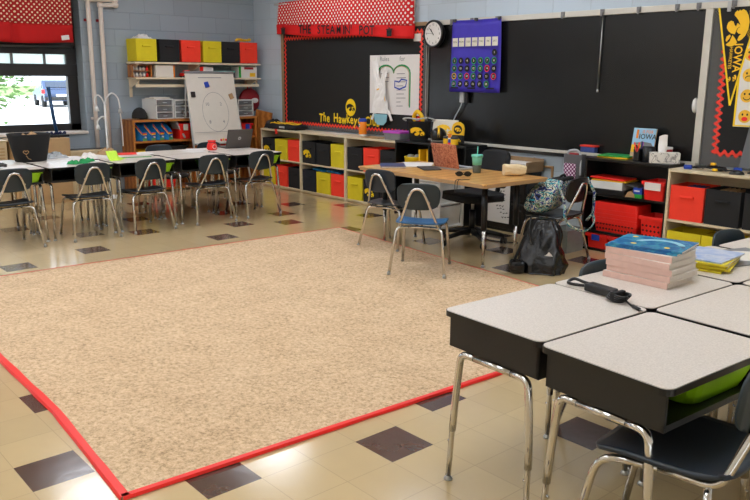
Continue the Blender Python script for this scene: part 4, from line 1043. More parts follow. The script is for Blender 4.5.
def valance_back():
    t = thing('valance', 'red dotted valance lettered in black above the black bulletin board', 'curtain', (1.965, -.085, 0))
    H = 1.30; drop = lambda x: -.115*(x/(2*H))
    def f(z0, z1, off):
        def g(u, v):
            x = -H+2*H*u; z = z0+(z1-z0)*v
            d = -.016*math.sin(x*7+.8*math.sin(x*3))*(1.2-.6*v)-.008*pnoise(Vector((x*3, z*2, 2)))
            e = max(0, abs(x)-1.2)/.1
            hang = min(1, max(0, (2.42-z)/.33))
            fl = (.055 if x < 0 else .03)*hang*(x/H)**3
            z += drop(x)*min(1, hang)+(.012*math.sin(x*4) if (v < .01 and z0 < 2.0) else 0)
            return (x+fl, d+off+.05*e*e, z)
        return g
    MB().grid(f(2.085, 2.42, 0), 140, 8, -.003).build('dotted_skirt', 'dots_back', t)
    MB().grid(f(1.955, 2.09, -.002), 140, 5, -.003).build('border_band', 'red_cloth', t)
    MB().tube([(-1.34, .02, 2.40), (1.34, .02, 2.40)], .013, 10).build('curtain_rod', 'white_plastic', t)
    adv = {'T': .088, 'H': .1, 'E': .088, 'S': .09, 'A': .1, 'M': .14, 'I': .045, 'N': .105, "'": .04, 'P': .09, 'O': .11, ' ': .11}
    word = "THE STEAMIN' POT"; k = 1.48/sum(adv[c] for c in word); x = -.736
    for c in word:
        a = adv[c]*k
        if c != ' ': m = MB(); add_text(m, c, .145, W(x+a/2, -.034, 2.022+drop(x)), (.8 if c == 'M' else 1.0), (.008 if c in 'MN' else .018)); m.build('letter', 'black_ink', t)
        x += a
    for x in (-1.067, 1.003):
        m = MB(); k = W(x, -.043, 2.012+drop(x))
        m.xf = k; m.add([(-.045, .02, 0), (.045, .02, 0), (.04, -.05, 0), (-.04, -.05, 0)], [[3, 2, 1, 0], [0, 1, 2, 3]]); m.xf = Matrix.Identity(4)
        stroke(m, [(-.055, .028), (.055, .028)], .012, k); stroke(m, [(-.015, .042), (.015, .042)], .012, k)
        for q in (-.02, .02): stroke(m, [(q, .05), (q+.008, .06), (q-.004, .07)], .005, k)
        m.build('pot_emblem', 'black_ink', t)
valance_back()
simple('pinned_cloth', 'loose end of red dotted cloth hanging above the clock side of the valance', 'cloth', ['dots_back'], lambda m: m.grid(lambda u, v: (-.17+.34*u, -.01*math.sin(u*9), .0+.25*v+.03*math.sin(u*3)), 16, 6, -.003), (3.10, -.05, 2.345), 0)
simple('conduit', 'thin cream conduit running up the wall beside the clock', 'conduit', ['pipe_cream'], lambda m: m.tube([(0, 0, 2.065), (0, 0, 3.04)], .011, 8), (3.25, -.014, 0), 0)
def clock():
    t = thing('wall_clock', 'round black-rimmed wall clock with a white face', 'clock', (3.615, -.04, 1.925))
    A = RX(90)
    MB().lathe([(.0005, 0), (.150, 0), (.165, .02), (.165, .05), (.150, .062), (.138, .052), (.138, .045)], 40, axis=A, cap=False).build('case', 'black_smooth', t)
    m = MB(); disc(m, .14, .14, T(0, -.047, 0) @ FRONT, 40); m.build('face', 'white_paper', t)
    m = MB(); k = T(0, -.0485, 0) @ FRONT
    for h in range(12):
        a = PI/2-(h+1)*PI/6; add_text(m, str(h+1), .034, k @ T(.108*math.cos(a), .108*math.sin(a), 0), bold=.01)
    m.build('numerals', 'black_ink', t)
    for nm, ang, l, w in (('hour_hand', 90-10.88*30, .07, .011), ('minute_hand', 90-53*6, .11, .007), ('second_hand', 90-46*6, .12, .003)):
        a = math.radians(ang); m = MB(); stroke(m, [(-.02*math.cos(a), -.02*math.sin(a)), (l*math.cos(a), l*math.sin(a))], w, T(0, -.050, 0) @ FRONT); m.build(nm, 'black_ink', t)
clock()
bpy.data.objects['wall_clock'].scale = (.88, 1, .88)
def chalkboard():
    t = thing('chalkboard', 'long black chalkboard with pale trim along the back wall', 'chalkboard', (0, 0, 0))
    x0, x1, z0, z1 = 3.50, 6.555, .815, 2.015
    MB().bb(x0, x1, -.018, -.001, z0, z1).build('board', 'chalk', t)
    MB().bb(x0, 7.6, -.04, -.001, z1, z1+.05, .004).build('map_rail', 'alu', t)
    MB().bb(x0-.035, x0, -.035, -.001, z0, z1+.05, .003).build('side_frame', 'alu', t)
    MB().bb(x1, x1+.06, -.035, -.001, z0-.01, z1+.03, .003).build('side_frame', 'alu', t)
    m = MB(); m.bb(x0, x1+.06, -.085, -.001, z0-.022, z0, .004); m.bb(x0, x1+.06, -.088, -.075, z0-.022, z0+.008, .003); m.build('chalk_tray', 'alu', t)
    MB().bb(x0, x1, -.03, -.002, z0-.06, z0-.022).build('tray_support', 'dark_grey', t)
    for x in (3.84, 4.12, 4.45, 5.22, 5.63, 5.98, 6.32, 6.50, 6.78):
        m = MB(); m.bb(x-.018, x+.018, -.052, -.036, z1+.006, z1+.05, .003); m.bb(x-.01, x+.01, -.06, -.05, z1-.012, z1+.03, .003); m.build('map_clip', 'mid_grey', t)
    m = MB(); m.lathe([(.0005, .03), (.028, .02), (.033, 0)], 16, axis=RX(90)); o = m.build('wall_knob', 'white_plastic', t); o.location = (6.535, -.018, 1.27); o.scale = (.7, 1, 1.9)
chalkboard()
simple('pointer_stick', 'thin metal pointer hanging down on the chalkboard', 'pointer', ['steel', 'light_grey'], lambda m: (m.tube([(.0, 0, 0), (-.005, 0, -.64)], .0055, 8), setattr(m, 'mi', 1), m.cyl((-.006, 0, -.65), .009, .025, 10)), (5.635, -.035, 2.02), 0)
def pocket_chart():
    t = thing('pocket_chart', 'blue calendar pocket chart hanging on the chalkboard', 'calendar chart', (4.21, -.065, -.015))
    k = T(0, 0, 0)
    def f(u, v): x = (u-.5)*(.64+.03*(1-v)); return (x, -.012*math.sin(u*5+v*2)-.02*(1-v)*(1-v), 1.345+.715*v)
    MB().grid(f, 16, 12, -.003).build('backing', 'blue_nylon', t)
    y = lambda z: -.028-.012*max(0, (1.75-z))
    m = MB()
    for c in range(7):
        x = -.265+c*.0885; sheet(m, x-.036, x+.036, 1.80, 1.885, T(0, y(1.84), 0) @ FRONT)
    m.build('day_card', 'cream_paper', t)
    m = MB(); m.mi = 0
    for c in range(7): add_text(m, ('SUN', 'MON', 'TUE', 'WED', 'THU', 'FRI', 'SAT')[c], .026, T(-.265+c*.0885, y(1.84)-.002, 1.845) @ FRONT)
    m.build('day_lettering', 'black_ink', t)
    n = 1; rq = random.Random(11)
    for r in range(5):
        for c in range(7):
            if (r == 0 and c < 6) or n > 28: continue
            x = -.265+c*.0885; z = 1.735-r*.077; yy = y(z)-.002; q = rq.randrange(6)
            m = MB(); disc(m, .033, .033, T(x, yy, z) @ FRONT, 18, (1, 3, 2, 0, 3, 0)[q]); disc(m, .025, .025, T(x, yy-.001, z) @ FRONT, 18, 0); add_text(m, str(n), .03, T(x, yy-.002, z) @ FRONT, bold=.012, mi=4); m.build('date_disc', ['black_ink', 'red', 'gold', 'dark_green', 'cream_paper'], t); n += 1
    for x in (-.25, -.02, .23):
        MB().bb(x-.05, x+.05, y(1.4)-.004, y(1.4)-.002, 1.378, 1.392).build('slot', 'black_ink', t)
    for x in (-.29, 0, .3): MB().bb(x-.015, x+.015, -.03, .0, 2.045, 2.075, .004).build('clip', 'dark_grey', t)
pocket_chart()
def outlet():
    t = thing('outlet_box', 'small white box with a hanging cord below the calendar chart', 'outlet', (4.03, -.035, 1.275))
    MB().bb(-.03, .03, -.03, .017, -.055, .055, .006).build('box', 'light_grey', t)
    MB().bb(.035, .085, -.03, .0, -.06, .05, .008).build('plug', 'black_plastic', t)
    MB().tube(spline([(0, -.02, -.05), (-.02, -.02, -.10), (-.10, -.02, -.22), (-.18, -.015, -.38), (-.2, -.01, -.46)], 6), .006, 8).build('cord', 'light_grey', t)
outlet()
def board_two():
    t = thing('bulletin_board', 'black bulletin board with zigzag red edging beyond the chalkboard', 'bulletin board', (0, 0, 0))
    x0, x1, z0, z1 = 6.62, 8.6, .80, 2.01
    MB().bb(x0, x1, -.02, -.001, z0, z1).build('backing', 'black_paper', t)
    MB().bb(x0, x0+.13, -.0215, -.02, z0+.0, z1).build('printed_strip', 'border_print', t)
    MB().bb(x0+.13, x1, -.0215, -.02, z0+.0, z0+.09).build('printed_strip', 'border_print', t)
    m = MB(); k = W(0, -.0235, 0); scallop(m, (x0+.115, z0+.10), (x0+.115, z1-.06), 19, .034, .017, 0, k); m.build('zigzag_edging', 'red_paper', t)
    m = MB(); scallop(m, (x0+.115, z0+.105), (x1, z0+.105), 30, .034, .015, .0004, k); m.build('zigzag_edging', 'red_paper', t)
board_two()
def pennant():
    t = thing('pennant', 'black triangular pennant with yellow edging and bird-head emblem', 'pennant', (6.87, -.032, 0))
    # hangs point down
    tip = (-.049, 1.279); a = (-.212, 2.03); b = (.105, 2.035)
    m = MB(); m.xf = T(0, 0, 0) @ FRONT; m.prism([a, tip, b], 0, .004); m.build('felt', 'black_paper', t)
    m = MB(); k = T(0, -.0055, 0) @ FRONT; w = .014
    m.mi = 0
    for p, q in ((a, tip), (tip, b)):
        d = (Vector(q)-Vector(p)).normalized(); stroke(m, [p, q], w, k)
    m.build('edging', 'yellow', t)
    m = MB(); emblem(m, .275, k @ T(-.05, 1.862, 0), None, 1.05); m.build('emblem', 'gold', t)
    m = MB(); add_text(m, 'IOWA', .088, k @ T(-.03, 1.64, 0) @ RZ(-90), .88, .02); add_text(m, 'HAWKEYES', .036, k @ T(-.083, 1.64, 0) @ RZ(-90), .9, .012); m.build('lettering', 'gold', t)
    m = MB(); emblem(m, .05, k @ T(-.035, 1.488, 0)); emblem(m, .04, k @ T(-.075, 1.478, 0)); m.build('small_emblem', 'gold', t)
    for x in (-.13, .09): MB().bb(x-.015, x+.015, -.012, .0, 1.985, 2.06, .003).build('clip', 'light_grey', t)
pennant()
def emoji_poster():
    t = thing('feelings_poster', 'white poster of round yellow faces with a yellow border', 'poster', (7.17, -.03, 1.50), 0)
    w, h = .31, .38
    MB().bb(-w, w, -.004, 0, -h, h+.2).build('sheet', 'white_paper', t)
    m = MB(); k = T(0, -.0055, 0) @ FRONT; stroke(m, [(-w+.008, -h+.008), (w-.008, -h+.008), (w-.008, h+.19), (-w+.008, h+.19)], .018, k, closed=True); m.build('border', 'yellow', t)
    rnd = random.Random(1)
    for c in range(4):
        for r in range(6):
            m = MB(); x = -.225+c*.15; z = -.30+r*.155
            q = k @ T(x, z, .0005); disc(m, .05, .05, q, 22, 0)
            for s in (-1, 1): disc(m, .007, .009, q @ T(s*.018, .014, .0005), 10, 1)
            f = (r+c) % 3
            if f == 0: disc(m, .024, .017, q @ T(0, -.02, .0005), 14, 2)
            else: stroke(m, [(.026*math.cos(a), -.012+(.018 if f == 1 else -.018)*math.sin(a)-(.0 if f == 1 else .012)) for a in [PI+PI*i/8 for i in range(9)]], .006, q @ T(0, 0, .0005), 1)
            m.build('face', ['skin_emoji', 'black_ink', 'red'], t)
emoji_poster()
# ------------------------------------------------------------------ black low unit behind the teacher's table
def black_unit():
    t = thing('low_bookcase', 'low black bookcase under the chalkboard with team things on top', 'bookcase', (3.40, 0, 0))
    w, f = 1.03, -.42
    MB().bb(0, w, f, -.09, .785, .81, .003).build('top', 'black_smooth', t)
    for a in (.0, w/2-.009, w-.018): MB().bb(a, a+.018, f+.005, -.09, 0, .785).build('side_panel', 'black_smooth', t)
    for z in (.04, .42): MB().bb(.018, w-.018, f+.01, -.09, z, z+.018).build('shelf', 'black_smooth', t)
    MB().bb(0, w, -.095, -.09, 0, .80).build('back_panel', 'black_smooth', t)
black_unit()
def pail(label, loc, r, h, band=True):
    t = thing('pail', label, 'pail', loc, 0)
    m = MB(); m.lathe([(r*.76, 0), (r*.78, .004), (r, h), (r*1.04, h+.004), (r, h+.012), (r*.95, h), (r*.75, .01), (.0005, .008)], 28); m.build('body', 'black_fabric' if band else 'yellow', t)
    return t
p = pail('black pail with yellow bird-head emblem and ribbon bow on the low bookcase', (3.65, -.30, .811), .125, .20)
p.rotation_euler = (0, 0, math.radians(36))
m = MB()
m.xf = T(0, -.119, .105) @ RX(7) @ FRONT; emblem(m, .155, RZ(90), None, 1.0); m.build('emblem', 'gold', p)
MB().tube(spline([(-.14, 0, .21), (-.17, -.03, .23), (-.1, -.1, .245), (0, -.13, .235), (.1, -.1, .25), (.17, -.03, .225), (.14, 0, .21)], 5), .008, 6).build('handle', 'light_grey', p)
def plush():
    t = thing('ribbon_bow', 'gold, red and white bow sitting in the black pail', 'bow', (3.65, -.30, .995))
    MB().tube(spline([(-.05, 0, 0), (-.06, -.02, .07), (0, -.03, .125), (.06, -.02, .07), (.05, 0, 0)], 6), .022, 10).build('loop', 'gold', t)
    MB().lathe([(.0005, 0), (.035, .01), (.038, .045), (.02, .075), (.0005, .08)], 14).build('knot', 'red', t)
    MB().lathe([(.025, 0), (.03, .01), (.028, .02)], 12).build('band', 'white_paper', t).location = (0, -.02, .03)
plush()
def helmet():
    t = thing('mini_helmet', 'small black football helmet with yellow stripe on the low bookcase', 'helmet', (3.965, -.325, .811), 225)
    m = MB()
    def sh(u, v):
        a = (u-.5)*2*math.radians(128); b = math.radians(-32)+v*math.radians(122); return (.078*math.cos(b)*math.sin(a), .092*math.cos(b)*math.cos(a)+.0, .075+.078*math.sin(b))
    m.grid(sh, 20, 14, .005); m.build('shell', 'black_smooth', t)
    m = MB(); m.grid(lambda u, v: ((u-.5)*.022, -.094*math.cos(PI*v*.9-.2)*-1, .076+.081*math.sin(PI*v*.9-.2)), 2, 16, .002); m.build('stripe', 'gold', t)
    m = MB(); emblem(m, .06, T(.082, 0, .085) @ EAST); emblem(m, .06, T(-.082, 0, .085) @ RZ(-90) @ FRONT) ; m.build('emblem', 'gold', t)
    for z, q in ((.02, .075), (.04, .082), (.06, .07)):
        MB().tube(spline([(-.07, -.035, z), (-.045, -q-.03, z), (0, -q-.045, z), (.045, -q-.03, z), (.07, -.035, z)], 6), .0045, 6).build('face_bar', 'white_plastic', t)
    MB().tube([(0, -.125, .02), (0, -.118, .06)], .0045, 6).build('face_bar', 'white_plastic', t)
helmet()
def canvas():
    t = thing('picture', 'small square canvas with a gold bird-head emblem leaning on the chalk tray', 'picture', (3.93, -.215, .811), 14)
    A = RX(-12)
    m = MB(); m.xf = A; m.bb(-.145, .145, -.012, .012, 0, .235, .003); m.build('canvas', 'cream_paper', t)
    m = MB(); m.xf = A @ T(0, -.0135, .125) @ FRONT; emblem(m, .2, RZ(90), None, 1.0); m.build('emblem', 'gold', t)
canvas()
def foam():
    t = thing('name_stand', 'yellow rounded stand with a dark emblem at the bookcase end', 'stand', (4.215, -.30, .811), 24)
    m = MB(); m.xf = FRONT; m.prism([(-.062, .09), (.062, .09), (.066, .16), (.055, .2), (.02, .225), (-.02, .225), (-.055, .2), (-.066, .16)][::-1], -.012, .012); m.build('head', 'gold', t)
    m = MB(); disc(m, .045, .045, T(0, -.0135, .15) @ FRONT, 20, 0); emblem(m, .07, T(0, -.0145, .15) @ FRONT @ RZ(90), 1); m.build('emblem', ['black_ink', 'gold'], t)
    MB().bb(-.06, .06, -.03, .03, 0, .095, .01).build('body', 'black_fabric', t)
    m = MB(); emblem(m, .06, T(.01, -.0315, .045) @ FRONT @ RZ(90)); m.build('body_emblem', 'gold', t)
foam()
for i, (x, y) in enumerate(((4.135, -.38), (4.245, -.385))):
    t = thing('tin', ('yellow tin behind the glue stick', 'yellow tin beside the rounded stand')[i], 'tin', (x, y, .811), 0, 'yellow tins')
    MB().lathe([(.036, 0), (.038, .004), (.038, .075), (.036, .08), (.0005, .08)], 20).build('body', 'gold', t); MB().lathe([(.039, .06), (.039, .074), (.037, .082), (.0005, .083)], 20).build('lid', 'dark_grey', t)
t = thing('glue_stick', 'white glue stick with orange cap in front of the yellow tins', 'glue', (4.19, -.395, .811))
MB().lathe([(.016, 0), (.017, .003), (.017, .07), (.014, .072)], 16).build('barrel', 'white_plastic', t); MB().lathe([(.0172, .02), (.0176, .022), (.0176, .055), (.0172, .057)], 16, cap=False).build('label_band', 'blue_lid', t)
MB().lathe([(.017, .07), (.018, .072), (.018, .105), (.014, .11), (.0005, .11)], 16).build('cap', 'orange', t); MB().lathe([(.018, 0), (.019, .002), (.019, .018), (.017, .02)], 16).build('foot', 'red', t)
p = pail('yellow pail with a black band inside the low black bookcase', (3.58, -.30, .439), .105, .19, False)
MB().lathe([(.0905, .06), (.0955, .062), (.1, .11), (.099, .112)], 24, cap=False).build('band', 'black_fabric', p)
m = MB(); [m.lathe([(.0005, 0), (.04, .01), (.045, .04), (.03, .07), (.0005, .075)], 14, axis=T(x, y, .15)) for x, y in ((-.03, -.02), (.04, .02))]; m.build('contents', 'light_grey', p)
for i, x in enumerate((3.74, 3.86)): simple('folder', ('yellow folder standing in the low black bookcase beside the yellow pail', 'second yellow folder standing in the low black bookcase')[i], 'folder', ['gold'], lambda m: m.bb(-.012, .012, -.13, .12, 0, .29, .003), (x, -.25, .439), 0, 'yellow folders')
simple('tray', 'grey paper tray in the low black bookcase behind the rose laptop', 'tray', ['light_grey'], lambda m: m.open_box(.30, .24, .06, .004, .95), (3.98 if 0 else 4.10, -.27, .439), 0) if 0 else None
# things on the pale shelves
def wipes():
    t = thing('wipes_tub', 'round orange wipes tub with a blue lid on the pale shelf', 'tub', (2.52, -.13, .786))
    MB().lathe([(.044, 0), (.047, .004), (.047, .02), (.046, .022)], 24).build('base', 'white_plastic', t)
    MB().lathe([(.046, .02), (.047, .022), (.047, .165), (.045, .168)], 24).build('label_wrap', 'orange', t)
    MB().lathe([(.047, .168), (.049, .17), (.049, .195), (.04, .205), (.0005, .208)], 24).build('lid', 'blue_lid', t)
    m = MB(); m.grid(lambda u, v: (.0478*math.cos(-PI*.75+u*.9), .0478*math.sin(-PI*.75+u*.9), .11+.03*v), 8, 2); m.build('badge', 'white_paper', t)
    m = MB(); m.grid(lambda u, v: (.0484*math.cos(-PI*.75+.1+u*.7), .0484*math.sin(-PI*.75+.1+u*.7), .117+.016*v), 8, 2); m.build('badge_stripe', 'blue_lid', t)
wipes()
def lidded():
    t = thing('storage_box', 'clear box with a purple lid on the pale shelf end', 'box', (3.20, -.18, .786))
    m = MB(); m.open_box(.28, .22, .075, .004, .94, 0, .02); m.build('body', 'frost', t)
    MB().bb(-.145, .145, -.115, .115, .075, .10, .008).build('lid', 'purple', t)
    MB().bb(-.10, .10, -.08, .08, .006, .05, .003).build('contents', 'cream_paper', t)
lidded()
simple('clipboard', 'brown clipboard lying on the pale shelf beside the purple-lidded box', 'clipboard', ['brown', 'steel'], lambda m: (m.bb(-.14, .14, -.10, .10, 0, .008, .002), setattr(m, 'mi', 1), m.bb(-.15, -.13, -.04, .04, .008, .018, .003)), (2.83, -.20, .786), 4)
sheet_thing('pale paper sheet lying at the back of the pale shelf', (2.02, -.14, .786), .40, .2, 3, 'cream_paper')
def lanyards():
    t = thing('belt_bag', 'black zip pouch edged in yellow lying on the corner shelf top', 'pouch', (1.03, -.19, .786), 4)
    m = MB(); m.box((0, 0, .035), (.62, .22, .07), .03, 3); m.build('body', 'black_fabric', t)
    for k, (x, w) in enumerate(((-.14, .28), (.16, .26))):
        m = MB(); m.tube([(x+w/2*math.cos(a), -.02+.09*math.sin(a), .078+.008*math.sin(3*a)) for a in [2*PI*i/28 for i in range(28)]], .0075, 8, True); m.build('piping', 'gold', t)
    m = MB(); m.bb(-.02, .09, -.114, -.109, .02, .045); m.build('badge', 'light_grey', t)
lanyards()
simple('red_tag', 'small orange-red tag hanging over the corner shelf edge', 'tag', ['red_paper'], lambda m: m.box((0, 0, -.01), (.05, .008, .07), .003, rot=RX(8)), (.99, -.332, .768), 0)
simple('small_bag', 'black soft bag in the corner at the shelf end', 'bag', ['black_fabric'], lambda m: crumple(m, .24, .2, .13, 21, 12), (.72, -.17, .787), 0)

# ------------------------------------------------------------------ teacher's table, office chair and what is on it
def table():
    t = thing('work_table', 'oak-topped rectangular work table with black and chrome legs', 'table', (5.065, -1.335, 0), -2)
    w, d, h = 1.545, .76, .695
    m = MB(); m.box((0, 0, h-.009), (w-.008, d-.008, .018), .008); m.build('tabletop', 'table_oak', t)
    m = MB(); r = .05
    o = []
    for cx, cy, a in ((w/2-r, -d/2+r, -PI/2), (w/2-r, d/2-r, 0), (-w/2+r, d/2-r, PI/2), (-w/2+r, -d/2+r, PI)):
        for k in range(6): q = a+PI/2*k/5; o.append((cx+r*math.cos(q), cy+r*math.sin(q)))
    m.prism(o, h-.032, h-.004); m.build('edge_band', 'brown', t)
    MB().bb(-w/2+.2, w/2-.2, -d/2+.24, d/2-.24, h-.07, h-.032).build('apron', 'black_metal', t)
    for sx in (-1, 1):
        for sy in (-1, 1):
            x, y = sx*(w/2-.17), sy*(d/2-.19)
            m = MB(); m.tube([(x-sx*.0, y, h-.035), (x+sx*.005, y, .30)], .024, 14); l = m.build('leg', 'black_metal', t)
            MB().tube([(x+sx*.005, y, .32), (x+sx*.008, y, .02)], .0165, 12, rads=[.0165, .012]).build('leg_insert', 'chrome', l)
            MB().lathe([(.016, 0), (.016, .006), (.011, .02)], 12).build('glide', 'steel', l).location = (x+sx*.008, y, 0)
table()
TZ = .6955
def office_chair():
    t = thing('office_chair', 'black swivel office chair on casters behind the work table', 'chair', (4.99, -.92, 0), 168)
    m = MB()
    for k in range(5):
        a = 2*PI*k/5+.35; c = Vector((math.cos(a), math.sin(a), 0))
        MB().tube([Vector((0, 0, .115)), c*.14+Vector((0, 0, .105)), c*.29+Vector((0, 0, .075))], .02, 10, rads=[.03, .024, .017]).build('base_arm', 'black_plastic', t)
        w = MB(); q = RZ(math.degrees(a)+70) @ RX(90)
        for s in (-.017, .017): w.cyl(c*.29+(RZ(math.degrees(a)+70) @ Vector((0, s, 0)))+Vector((0, 0, .029)), .028, .018, 16, q)
        w.cyl(c*.29+Vector((0, 0, .06)), .008, .05, 8); w.build('caster', 'black_smooth', t)
    MB().cyl((0, 0, .21), .028, .2, 16).build('gas_lift', 'black_smooth', t); MB().cyl((0, 0, .36), .014, .16, 12).build('piston', 'steel', t)
    m = MB()
    def seat(u, v):
        x = (u-.5)*2; y = (v-.5)*2; r = (abs(x)**4+abs(y)**4)**.25; k = 1/r if r > 1 else 1; return (x*k*.24, y*k*.23, .465-.02*(1-min(1, r))**.8+.0*x)
    m.grid(seat, 18, 18, .06); m.build('seat', 'black_fabric', t)
    MB().bb(-.09, .09, -.12, .12, .40, .425, .01).build('mechanism', 'black_metal', t)
    MB().tube([(.08, .02, .415), (.26, .05, .41)], .006, 8).build('lever', 'black_plastic', t)
    MB().tube(fillet([(0, -.05, .41), (0, -.27, .41), (0, -.31, .70)], .08), .018, 10, flat=1.6).build('back_bar', 'black_plastic', t)
    m = MB()
    def back(u, v):
        x = (u-.5)*2; z = (v-.5)*2; r = (abs(x)**4+abs(z)**4)**.25; k = 1/r if r > 1 else 1; return (x*k*.205, -.285+.05*(x*k)**2-.02*z*k, .665+z*k*.17)
    m.grid(lambda u, v: back(1-u, v), 16, 14, -.045); m.build('backrest', 'black_fabric', t)
office_chair()
laptop('open laptop with a rose-patterned cover on the work table', (4.955, -1.235, TZ), -1, 'rose', 'light_grey', .30, .215, 104)
def cup():
    t = thing('tumbler', 'teal-lidded tumbler with a straw and dark drink on the work table', 'cup', (5.285, -1.22, TZ))
    MB().lathe([(.032, 0), (.034, .003), (.0375, .065), (.036, .067), (.0005, .067)], 24).build('drink', 'smoke', t)
    MB().lathe([(.0375, .066), (.044, .135), (.042, .137)], 24).build('upper_wall', 'teal', t)
    MB().lathe([(.048, .132), (.049, .136), (.049, .148), (.046, .152), (.0005, .152)], 24).build('lid', 'teal', t)
    MB().tube([(.0, 0, .15), (.004, 0, .222)], .0045, 10).build('straw', 'teal', t)
cup()
def glasses():
    t = thing('sunglasses', 'black sunglasses lying folded on the work table', 'glasses', (5.39, -1.50, TZ), 45)
    for s in (-1, 1):
        m = MB(); m.xf = T(s*.034, 0, .022) @ RX(90); m.prism([(.03*math.cos(2*PI*k/20), .021*math.sin(2*PI*k/20)) for k in range(20)], -.002, .002); m.build('lens', 'black_smooth', t)
        MB().tube([(s*.064, 0, .03), (s*.066, .03, .02), (-s*.03, .045+.008*s, .008)], .0035, 6).build('temple', 'black_plastic', t)
    MB().tube([(-.012, 0, .028), (0, -.002, .032), (.012, 0, .028)], .003, 6).build('bridge', 'black_plastic', t)
glasses()
simple('key_cord', 'black cord loop hanging over the front edge of the work table', 'cord', ['black_plastic'], lambda m: m.tube(spline([(.03, .08, .006), (.0, .03, .006), (-.01, -.006, .0), (-.012, -.016, -.07), (-.03, -.014, -.09), (-.035, -.014, -.03), (-.03, -.008, .003), (-.02, .03, .006)], 5), .0035, 6), (5.56, -1.731, TZ+.002), -2)
def paperbag():
    t = thing('paper_bag', 'cream crumpled paper lunch bag lying on the work table end', 'bag', (5.60, -1.12, TZ), 52)
    m = MB()
    def f(u, v):
        a = 2*PI*u; x = (v-.5)*.175; k = (abs(math.cos(a))**4+abs(math.sin(a))**4)**-.25; n = .006*pnoise(Vector((math.cos(a)*3, x*20, math.sin(a)*3)))
        sq = 1 if v < .8 else 1-.25*(v-.8)/.2
        return (x, (.045+n)*k*math.cos(a), max(.002, .046+(.043+n)*k*math.sin(a)*sq))
    m.grid(lambda u, v: f(u, v), 32, 16, 0, False); n = len(m.v); W_ = 17
    m.f.append([i*W_ for i in range(32)]); m.f.append([i*W_+16 for i in range(32)][::-1]); m.m += [0, 0]; m.smooth += [False, False]
    m.build('body', 'kraft', t)
    m = MB(); m.box((.085, 0, .05), (.02, .075, .055), .006, rot=RY(14)); m.build('folded_end', 'kraft', t)
paperbag()
simple('notebook', 'dark blue notebook lying on the work table end', 'notebook', ['blue_dark', 'page'], lambda m: (m.bb(-.11, .11, -.14, .14, 0, .003, .001), m.bb(-.11, .11, -.14, .14, .012, .015, .001), setattr(m, 'mi', 1), m.bb(-.105, .107, -.137, .137, .003, .012)), (4.50, -1.46, TZ), 50)
sheet_thing('open white papers beside the dark blue notebook on the work table', (4.56, -1.22, TZ), .28, .34, 40, 'white_paper', 'paper_stack', 'papers', .006)
simple('tablet', 'dark grey tablet lying on the table beside the rose laptop', 'tablet', ['dark_grey'], lambda m: m.bb(-.08, .08, -.12, .12, 0, .012, .004), (4.84, -1.34, TZ), 60)
# between the black bookcases, under the chalkboard
def cabinet():
    t = thing('file_cabinet', 'black two-drawer file cabinet under the chalkboard behind the table', 'cabinet', (4.77, -.215, 0))
    MB().bb(-.31, .31, -.05, .17, 0, .60, .006).build('body', 'black_plastic', t)
    for z in (.03, .32):
        d = MB().bb(-.295, .295, -.058, -.050, z, z+.26, .004).build('drawer', 'black_smooth', t)
        MB().bb(.17, .27, -.068, -.058, z+.19, z+.205, .004).build('handle', 'dark_grey', d)
cabinet()
def tray():
    t = thing('letter_tray', 'tan wooden letter tray with papers on the black file cabinet', 'tray', (4.90, -.17, .601))
    m = MB(); m.bb(-.2, .2, -.13, .13, 0, .01); m.bb(-.2, -.188, -.13, .13, 0, .10, .003); m.bb(.188, .2, -.13, .13, 0, .10, .003); m.bb(-.2, .2, .118, .13, 0, .12, .003); m.bb(-.2, .2, -.13, .13, .055, .062); m.build('frame', 'brown_trim', t)
    MB().bb(-.17, .16, -.11, .10, .062, .082, .002).build('papers', 'white_paper', t); MB().bb(-.16, .17, -.11, .10, .010, .03, .002).build('papers', 'cream_paper', t)
tray()
def poster():
    t = thing('drawing_sheet', 'white paper sheet with black doodles taped to the file cabinet', 'poster', (4.765, -.285, .085), 0)
    A = RX(0)
    m = MB(); m.xf = A; m.bb(-.135, .135, 0, .004, .0, .385); m.build('sheet', 'white_paper', t)
    m = MB(); rnd = random.Random(9); k = A @ T(0, -.001, 0) @ FRONT
    for r in range(9):
        y = .35-r*.036; x = -.06+.012*r+.03*math.sin(r)
        for c in range(3): stroke(m, [(x+c*.035-.02*(r > 5), y), (x+c*.035+.012-.02*(r > 5), y+.016*rnd.uniform(-1, 1)), (x+c*.035+.022-.02*(r > 5), y+.004)], .008, k)
    m.build('doodles', 'black_ink', t)
poster()
def drawers():
    t = thing('storage_tower', 'white wheeled storage tower with see-through drawers under the work table', 'drawers', (4.30, -.66, 0))
    w, d, h = .36, .32, .50
    m = MB()
    for sx in (-1, 1):
        for sy in (-1, 1): m.bb(sx*(w/2)-.012, sx*(w/2)+.012, sy*d/2-.012, sy*d/2+.012, .03, h)
    for z in (.04, .27, h-.012): m.bb(-w/2, w/2, -d/2, d/2, z-.008, z+.012, .003)
    m.build('frame', 'white_plastic', t)
    for z in (.055, .285):
        m = MB(); m.xf = T(0, -.005, z); m.open_box(w-.03, d, .19, .005, .96); dr = m.build('drawer', 'white_plastic', t)
        MB().bb(-.05, .05, -d/2-.02, -d/2-.004, z+.15, z+.165, .004).build('pull', 'white_plastic', dr)
        MB().bb(-.13, .11, -.10, .1, z+.008, z+.09, .01).build('contents', 'blue_pack' if 'blue_pack' in M else 'denim', dr)
    for sx in (-1, 1): MB().cyl((sx*.15, -.13, .016), .016, .016, 10, RY(90)).build('caster', 'dark_grey', t)
drawers()
simple('storage_tub', 'low clear tub of white paper on the floor beside the storage tower', 'tub', ['frost', 'white_paper'], lambda m: (m.open_box(.26, .30, .22, .005, .92), setattr(m, 'mi', 1), m.bb(-.1, .1, -.12, .12, .006, .17, .004)), (4.04, -.62, 0), 0)
